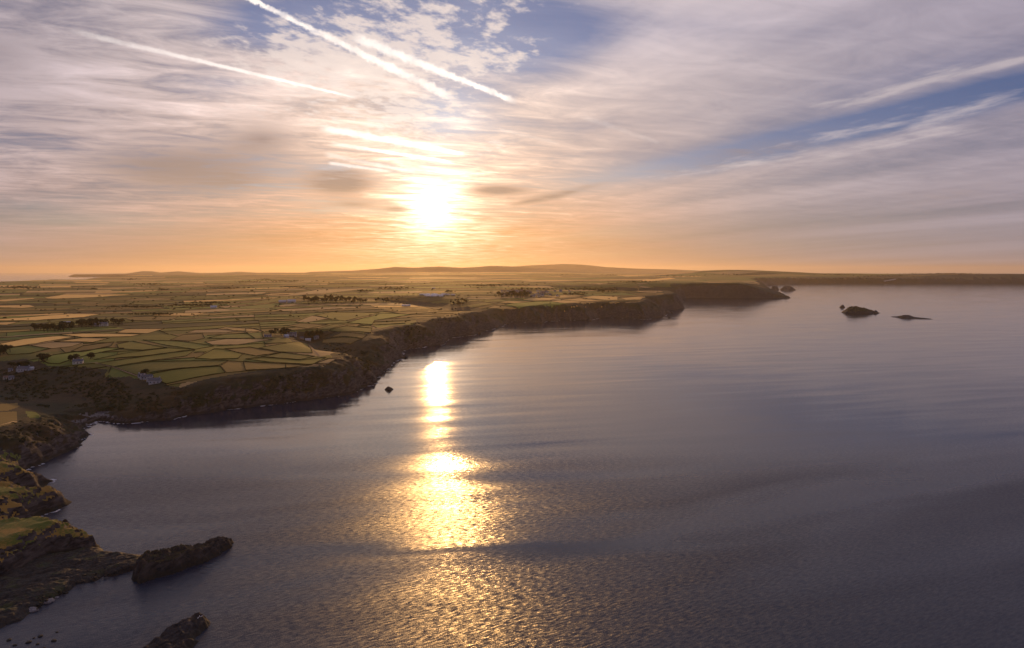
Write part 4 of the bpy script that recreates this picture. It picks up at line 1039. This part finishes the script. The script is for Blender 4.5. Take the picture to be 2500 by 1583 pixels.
# ------------------------------------------------------------------ trees
M_BARK = plain('bark', (.05, .038, .028), .9, .2)
def f_leaf(t, P, N, b):
    n = noise(t, P, .35, 3, .6, dims='3D'); return mix(t, n.ss(.3, .7), (0.016, 0.020, 0.007), (0.046, 0.047, 0.015))
M_LEAF = material('tree leaves', f_leaf, .8, .15)
def tree_proto(seed, spread):
    r = random.Random(seed)
    V, F = [], []
    def limb(a, b, ra, rb, n=6):
        a, b = Vector(a), Vector(b); d = (b - a).normalized(); u = d.orthogonal().normalized(); w = d.cross(u); k = len(V)
        for p, q in ((a, ra), (b, rb)):
            for i in range(n):
                an = i * 2 * math.pi / n; V.append(tuple(p + (u * math.cos(an) + w * math.sin(an)) * q))
        for i in range(n): F.append((k + i, k + (i + 1) % n, k + n + (i + 1) % n, k + n + i))
    limb((0, 0, -1), (.1, .05, 3.2), .38, .26); limb((.1, .05, 3.2), (.25, -.1, 6.2), .26, .12)
    tips = []
    for i in range(6):
        an = i * 1.05 + r.random(); z = 2.6 + r.random() * 2.2; L = spread * r.uniform(.5, .85)
        tip = (math.cos(an) * L, math.sin(an) * L, z + r.uniform(1.2, 2.4)); limb((.1, .05, z), tip, .13, .05, 5); tips.append(tip)
    tm = mesh('trunk', V, F, True); tm.materials.append(M_BARK)
    V2, F2 = [], []
    blobs = [(Vector(t_) + Vector((0, 0, .4)), r.uniform(1.0, 1.7)) for t_ in tips] + [(Vector((r.uniform(-1, 1) * spread * .35, r.uniform(-1, 1) * spread * .35, r.uniform(5.0, 7.6))), r.uniform(1.2, 1.9)) for _ in range(6)]
    for c, rad in blobs:
        for _ in range(46):
            d = Vector((r.gauss(0, 1), r.gauss(0, 1), r.gauss(0, .8))).normalized() * rad * r.uniform(.55, 1.08)
            p = c + d; n = (d.normalized() + Vector((r.gauss(0, .5), r.gauss(0, .5), r.gauss(0, .5)))).normalized()
            u = n.orthogonal().normalized(); w = n.cross(u); s = r.uniform(.28, .55); k = len(V2)
            an = r.random() * 6.28; a, b_ = u * math.cos(an) + w * math.sin(an), w * math.cos(an) - u * math.sin(an)
            V2 += [tuple(p + a * s), tuple(p + b_ * s * .7), tuple(p - a * s), tuple(p - b_ * s * .7)]; F2.append((k, k + 1, k + 2, k + 3))
    cm = mesh('crown', V2, F2); cm.materials.append(M_LEAF)
    e = bpy.data.objects.new('tree', None); COL.objects.link(e)
    link('trunk', tm, e); link('crown', cm, e)
    return e
protos = [tree_proto(s, sp) for s, sp in ((1, 2.6), (2, 3.4), (3, 2.9))]; used = [False] * 3
WOODS = [  # centre and half-size in the photograph, count, size, where
    (225, 796, 40, 4, 34, 1.0, 'in the dark wood around the grey house'), (125, 807, 55, 4, 34, .9, 'in the shadowy grove on the plateau'), (285, 793, 20, 4, 9, .9, 'at the end of the dark wood by the grey house'), (160, 799, 25, 5, 8, .9, 'beside the pale-roofed barn'),
    (690, 818, 20, 3.5, 10, .8, 'around the brightest white farmhouse'), (765, 822, 26, 6, 20, .8, 'sheltering the farm by the dark gully'), (668, 817, 12, 3, 6, .7, 'by the long low white cottage'), (105, 880, 14, 6, 9, .8, 'in the clump on the valley side'), (178, 882, 8, 4, 6, .7, 'behind the valley-rim farmhouse'), (222, 876, 8, 2, 5, .6, 'in the hedge past the valley-rim farmhouse'),
    (45, 900, 28, 4, 9, .7, 'around the long valley house'), (10, 862, 16, 8, 10, .8, 'on the shadowed side of the valley head'), (352, 918, 8, 2, 4, .55, 'behind the cliff-edge cottages'),
    (790, 735, 55, 6, 48, 1.2, 'in the far dark wood beside the barns'), (870, 737, 30, 6, 20, 1.1, 'in the tail of the far dark wood'), (940, 737, 24, 4, 8, 1.0, 'in the thin far belt past the dark wood'), (1255, 724, 38, 5, 44, 1.3, 'in the round dark wood before the village'), (1125, 742, 26, 6, 14, 1.0, 'in the hazy wooded dip above the cliffs')]
TW = []
for a, b, rx, ry, n, sz, wh in WOODS:
    for _ in range(n):
        an, rr_ = rng.random() * 6.28, math.sqrt(rng.random()); TW.append((a + math.cos(an) * rx * rr_, b + math.sin(an) * ry * rr_, sz, wh))
GT = gp([(a, b) for a, b, *_ in TW])
for i, ((a, b, sz, wh), (x, y, z)) in enumerate(zip(TW, GT)):
    k = i % 3
    o = protos[k] if not used[k] else copy_tree(protos[k]); used[k] = True
    s = sz * 1.45 * rng.uniform(.7, 1.2); o.location = (x, y, z); o.scale = (s * rng.uniform(1, 1.3), s * rng.uniform(1, 1.3), s); o.rotation_euler = (rng.uniform(-.14, .14), rng.uniform(.0, .22), rng.random() * 6.28)
    tag(o, 'dark round-headed tree ' + wh, 'tree', 'trees ' + wh)
# far woods and hedge trees that read as dark masses
def far_woods():
    src = protos[1].children; crown = [c for c in src if c.name.startswith('crown')][0].data
    cv = np.array([v.co[:] for v in crown.vertices])[: 46 * 12 * 4]; cf = np.array([p.vertices[:] for p in crown.polygons])
    sel = np.arange(0, len(cf), 9); vv = cv.reshape(-1, 4, 3)[sel].reshape(-1, 3) ; vv = ((vv.reshape(-1, 4, 3) - vv.reshape(-1, 4, 3).mean(1, keepdims=True)) * 1.9 + vv.reshape(-1, 4, 3).mean(1, keepdims=True)).reshape(-1, 3)
    ff = np.arange(len(sel) * 4).reshape(-1, 4)
    belts = [(40, 702, 24, 2), (60, 706, 40, 3), (320, 684, 18, 1), (370, 696, 40, 1), (400, 709, 10, 1.5), (230, 708, 8, 1), (600, 690, 30, 1.2), (690, 688, 60, 1.6), (650, 684, 25, 1), (720, 703, 25, 1.4), (960, 706, 38, 2.4), (890, 712, 20, 1), (560, 706, 40, 1),
             (470, 748, 60, 1), (380, 770, 70, 1), (330, 752, 70, 1), (520, 742, 60, 1), (1300, 708, 60, 2), (1440, 708, 60, 3), (1480, 712, 30, 3), (1400, 720, 30, 3), (1500, 672, 50, 1), (1380, 672, 40, 1), (1100, 714, 10, 1.5), (1180, 700, 40, 1), (1250, 698, 60, 1), (1560, 690, 50, 1.5), (2050, 672, 40, 1), (2150, 676, 60, 1), (2300, 670, 80, 1), (2060, 682, 60, 1.5), (1800, 672, 60, 1), (1660, 676, 60, 1)]
    pts = []
    for a, b, rx, ry in belts:
        for _ in range(int(rx * 1.1) + 8): pts.append((a + rng.gauss(0, rx * .55), b + rng.gauss(0, ry * .55)))
    for _ in range(380):
        pts.append((rng.uniform(0, 1500), rng.uniform(690, 790)))
    G = gp(pts); sd = land(G[:, :2])[1]; V, F, base = [], [], 0
    for (x, y, z), s in zip(G, sd):
        d = math.hypot(x, y)
        if s < 60 or d > 12000 or d < 1300: continue
        k = rng.uniform(.55, 1.1) * np.interp(d, [1300, 3000, 9000], [.6, 1.15, 2.0]); an = rng.random() * 6.28; c, si = math.cos(an), math.sin(an)
        v = vv * (k * 1.35, k * 1.35, k) ; v = np.c_[v[:, 0] * c - v[:, 1] * si, v[:, 0] * si + v[:, 1] * c, v[:, 2] - 1.2 * k] * (1, 1, 1) + (x, y, z)
        V.append(v); F.append(ff + base); base += len(v)
    tag(link('far_woods', mesh('far_woods', np.vstack(V), np.vstack(F)), None, [M_LEAF]), 'dark far woods and hedgerow trees blurred together by distance', kind='stuff')
    print('WOODS verts', base)
far_woods()

# ------------------------------------------------------------------ worn paths on the clifftop
M_PATH = material('trodden earth', lambda t, P, N, b: mix(t, noise(t, P, 0.8, 4, .7, dims='3D').ss(.3, .7), (0.16, 0.10, 0.05), (0.27, 0.18, 0.09)), 0.9, 0.2)
def path(px, w, label):
    C = []
    for a, b in zip(px[:-1], px[1:]):
        for k in range(6): C.append((a[0] + (b[0] - a[0]) * k / 6, a[1] + (b[1] - a[1]) * k / 6))
    G = ground_pts(C + [px[-1]])
    d = np.gradient(G[:, :2], axis=0); d /= np.maximum(np.linalg.norm(d, axis=1), 1e-6)[:, None]; n = np.c_[-d[:, 1], d[:, 0]]
    n = n * (w * (1 + .3 * vnoise(np.arange(len(G)) * .9, np.zeros(len(G)), 4)))[:, None]
    L, Rr = G[:, :2] + n, G[:, :2] - n
    zl, zr = land(L)[0], land(Rr)[0]; zz = np.maximum(np.maximum(zl, zr), G[:, 2]) + .25
    V = np.vstack([np.c_[L, zz], np.c_[Rr, zz]]); m = len(G)
    tag(link('path', mesh('path', V, np.array([(i, i + 1, m + i + 1, m + i) for i in range(m - 1)]), True), None, [M_PATH]), label, kind='structure')
path(r2([(560, 940), (680, 925), (740, 895), (770, 878), (800, 885)]), 1.6, 'pale trodden path curving round the clifftop corner')
path(r2([(525, 765), (560, 800), (590, 830), (615, 860), (640, 868)]), 1.5, 'pale track down towards the dark gully')
path(r2([(1060, 600), (1080, 625), (1150, 640)]), 2.0, 'pale scar on the lip of the brown cliffs')
path(r1([(650, 925), (800, 915), (960, 955), (1130, 1020), (1180, 1035)]), 1.7, 'lane from the valley-rim farmhouse to the cliff-edge cottages')
path(r1([(250, 985), (420, 960), (560, 935), (640, 922)]), 1.7, 'lane joining the valley houses')
path(r2([(200, 700), (330, 705), (440, 725), (560, 715)]), 1.7, 'farm track past the brightest white farmhouse')

# low gorse and blackthorn on the uncultivated slopes: an uncounted mass
def scrub():
    r = random.Random(31)
    areas = [(np.array([(0, 905), (200, 892), (300, 930), (330, 965), (300, 1005), (180, 1008), (60, 985), (0, 975)]), 1100, .55), (np.array([(330, 960), (450, 945), (620, 925), (800, 905), (870, 900), (890, 930), (700, 962), (480, 990), (330, 1008)]), 900, .42),
             (np.array([(770, 830), (860, 850), (930, 870), (900, 905), (820, 880), (775, 850)]), 350, .5), (np.array([(1000, 790), (1120, 765), (1230, 765), (1200, 785), (1080, 815), (990, 845), (930, 850)]), 450, .6), (np.array([(0, 1040), (120, 1010), (190, 1040), (120, 1085), (0, 1110)]), 160, .32)]
    n = 14
    base_q = []
    for _ in range(n):
        d = Vector((r.gauss(0, 1), r.gauss(0, 1), abs(r.gauss(0, .7)))).normalized(); u = d.orthogonal().normalized(); w = d.cross(u); p = d * r.uniform(.6, 1.0); q = r.uniform(.4, .75)
        base_q += [p + u * q, p + w * q, p - u * q, p - w * q]
    bq = np.array([tuple(v) for v in base_q]); ff = np.arange(n * 4).reshape(-1, 4)
    pts, sz = [], []
    for poly, k, s in areas:
        lo, hi = poly.min(0), poly.max(0)
        c = np.array([(r.uniform(lo[0], hi[0]), r.uniform(lo[1], hi[1])) for _ in range(k * 2)]); c = c[inside(c, poly)][:k]
        pts += [tuple(p) for p in c]; sz += [s] * len(c)
    G = ground_pts(pts); clump = fbm(G[:, 0], G[:, 1], 45, 3, 19)
    V, F, b = [], [], 0
    for (x, y, z), s, c in zip(G, sz, clump):
        if c < -.05 or z < 4: continue
        k = s * r.uniform(.8, 3.4); a = r.random() * 6.28; co, si = math.cos(a), math.sin(a)
        v = bq * (k * 1.4, k * 1.2, k * .9)
        V.append(np.c_[v[:, 0] * co - v[:, 1] * si, v[:, 0] * si + v[:, 1] * co, v[:, 2]] + (x, y, z)); F.append(ff + b); b += len(v)
    tag(link('scrub', mesh('scrub', np.vstack(V), np.vstack(F)), None, [M_LEAF]), 'dark gorse and thorn scrub covering the valley and cliff slopes', kind='stuff')
scrub()

# ------------------------------------------------------------------ haze
def build_haze():
    m = bpy.data.materials.new('evening haze'); m.use_nodes = True
    t = m.node_tree; t.nodes.clear()
    v = t.nodes.new('ShaderNodeVolumePrincipled'); o = t.nodes.new('ShaderNodeOutputMaterial')
    v.inputs['Color'].default_value = (0.95, 0.78, 0.54, 1)
    v.inputs['Density'].default_value = 1.9e-5
    v.inputs['Anisotropy'].default_value = 0.56
    t.links.new(v.outputs[0], o.inputs['Volume'])
    r, z0, z1 = 71000.0, -10.0, 570.0
    c = [(x * r, y * r, z) for z in (z0, z1) for x, y in ((-1, -1), (1, -1), (1, 1), (-1, 1))]
    f = [(3, 2, 1, 0), (4, 5, 6, 7), (0, 1, 5, 4), (1, 2, 6, 5), (2, 3, 7, 6), (3, 0, 4, 7)]
    tag(link('haze', mesh('haze', c, f), None, [m]), 'golden evening haze lying over land and sea', kind='stuff')
build_haze()
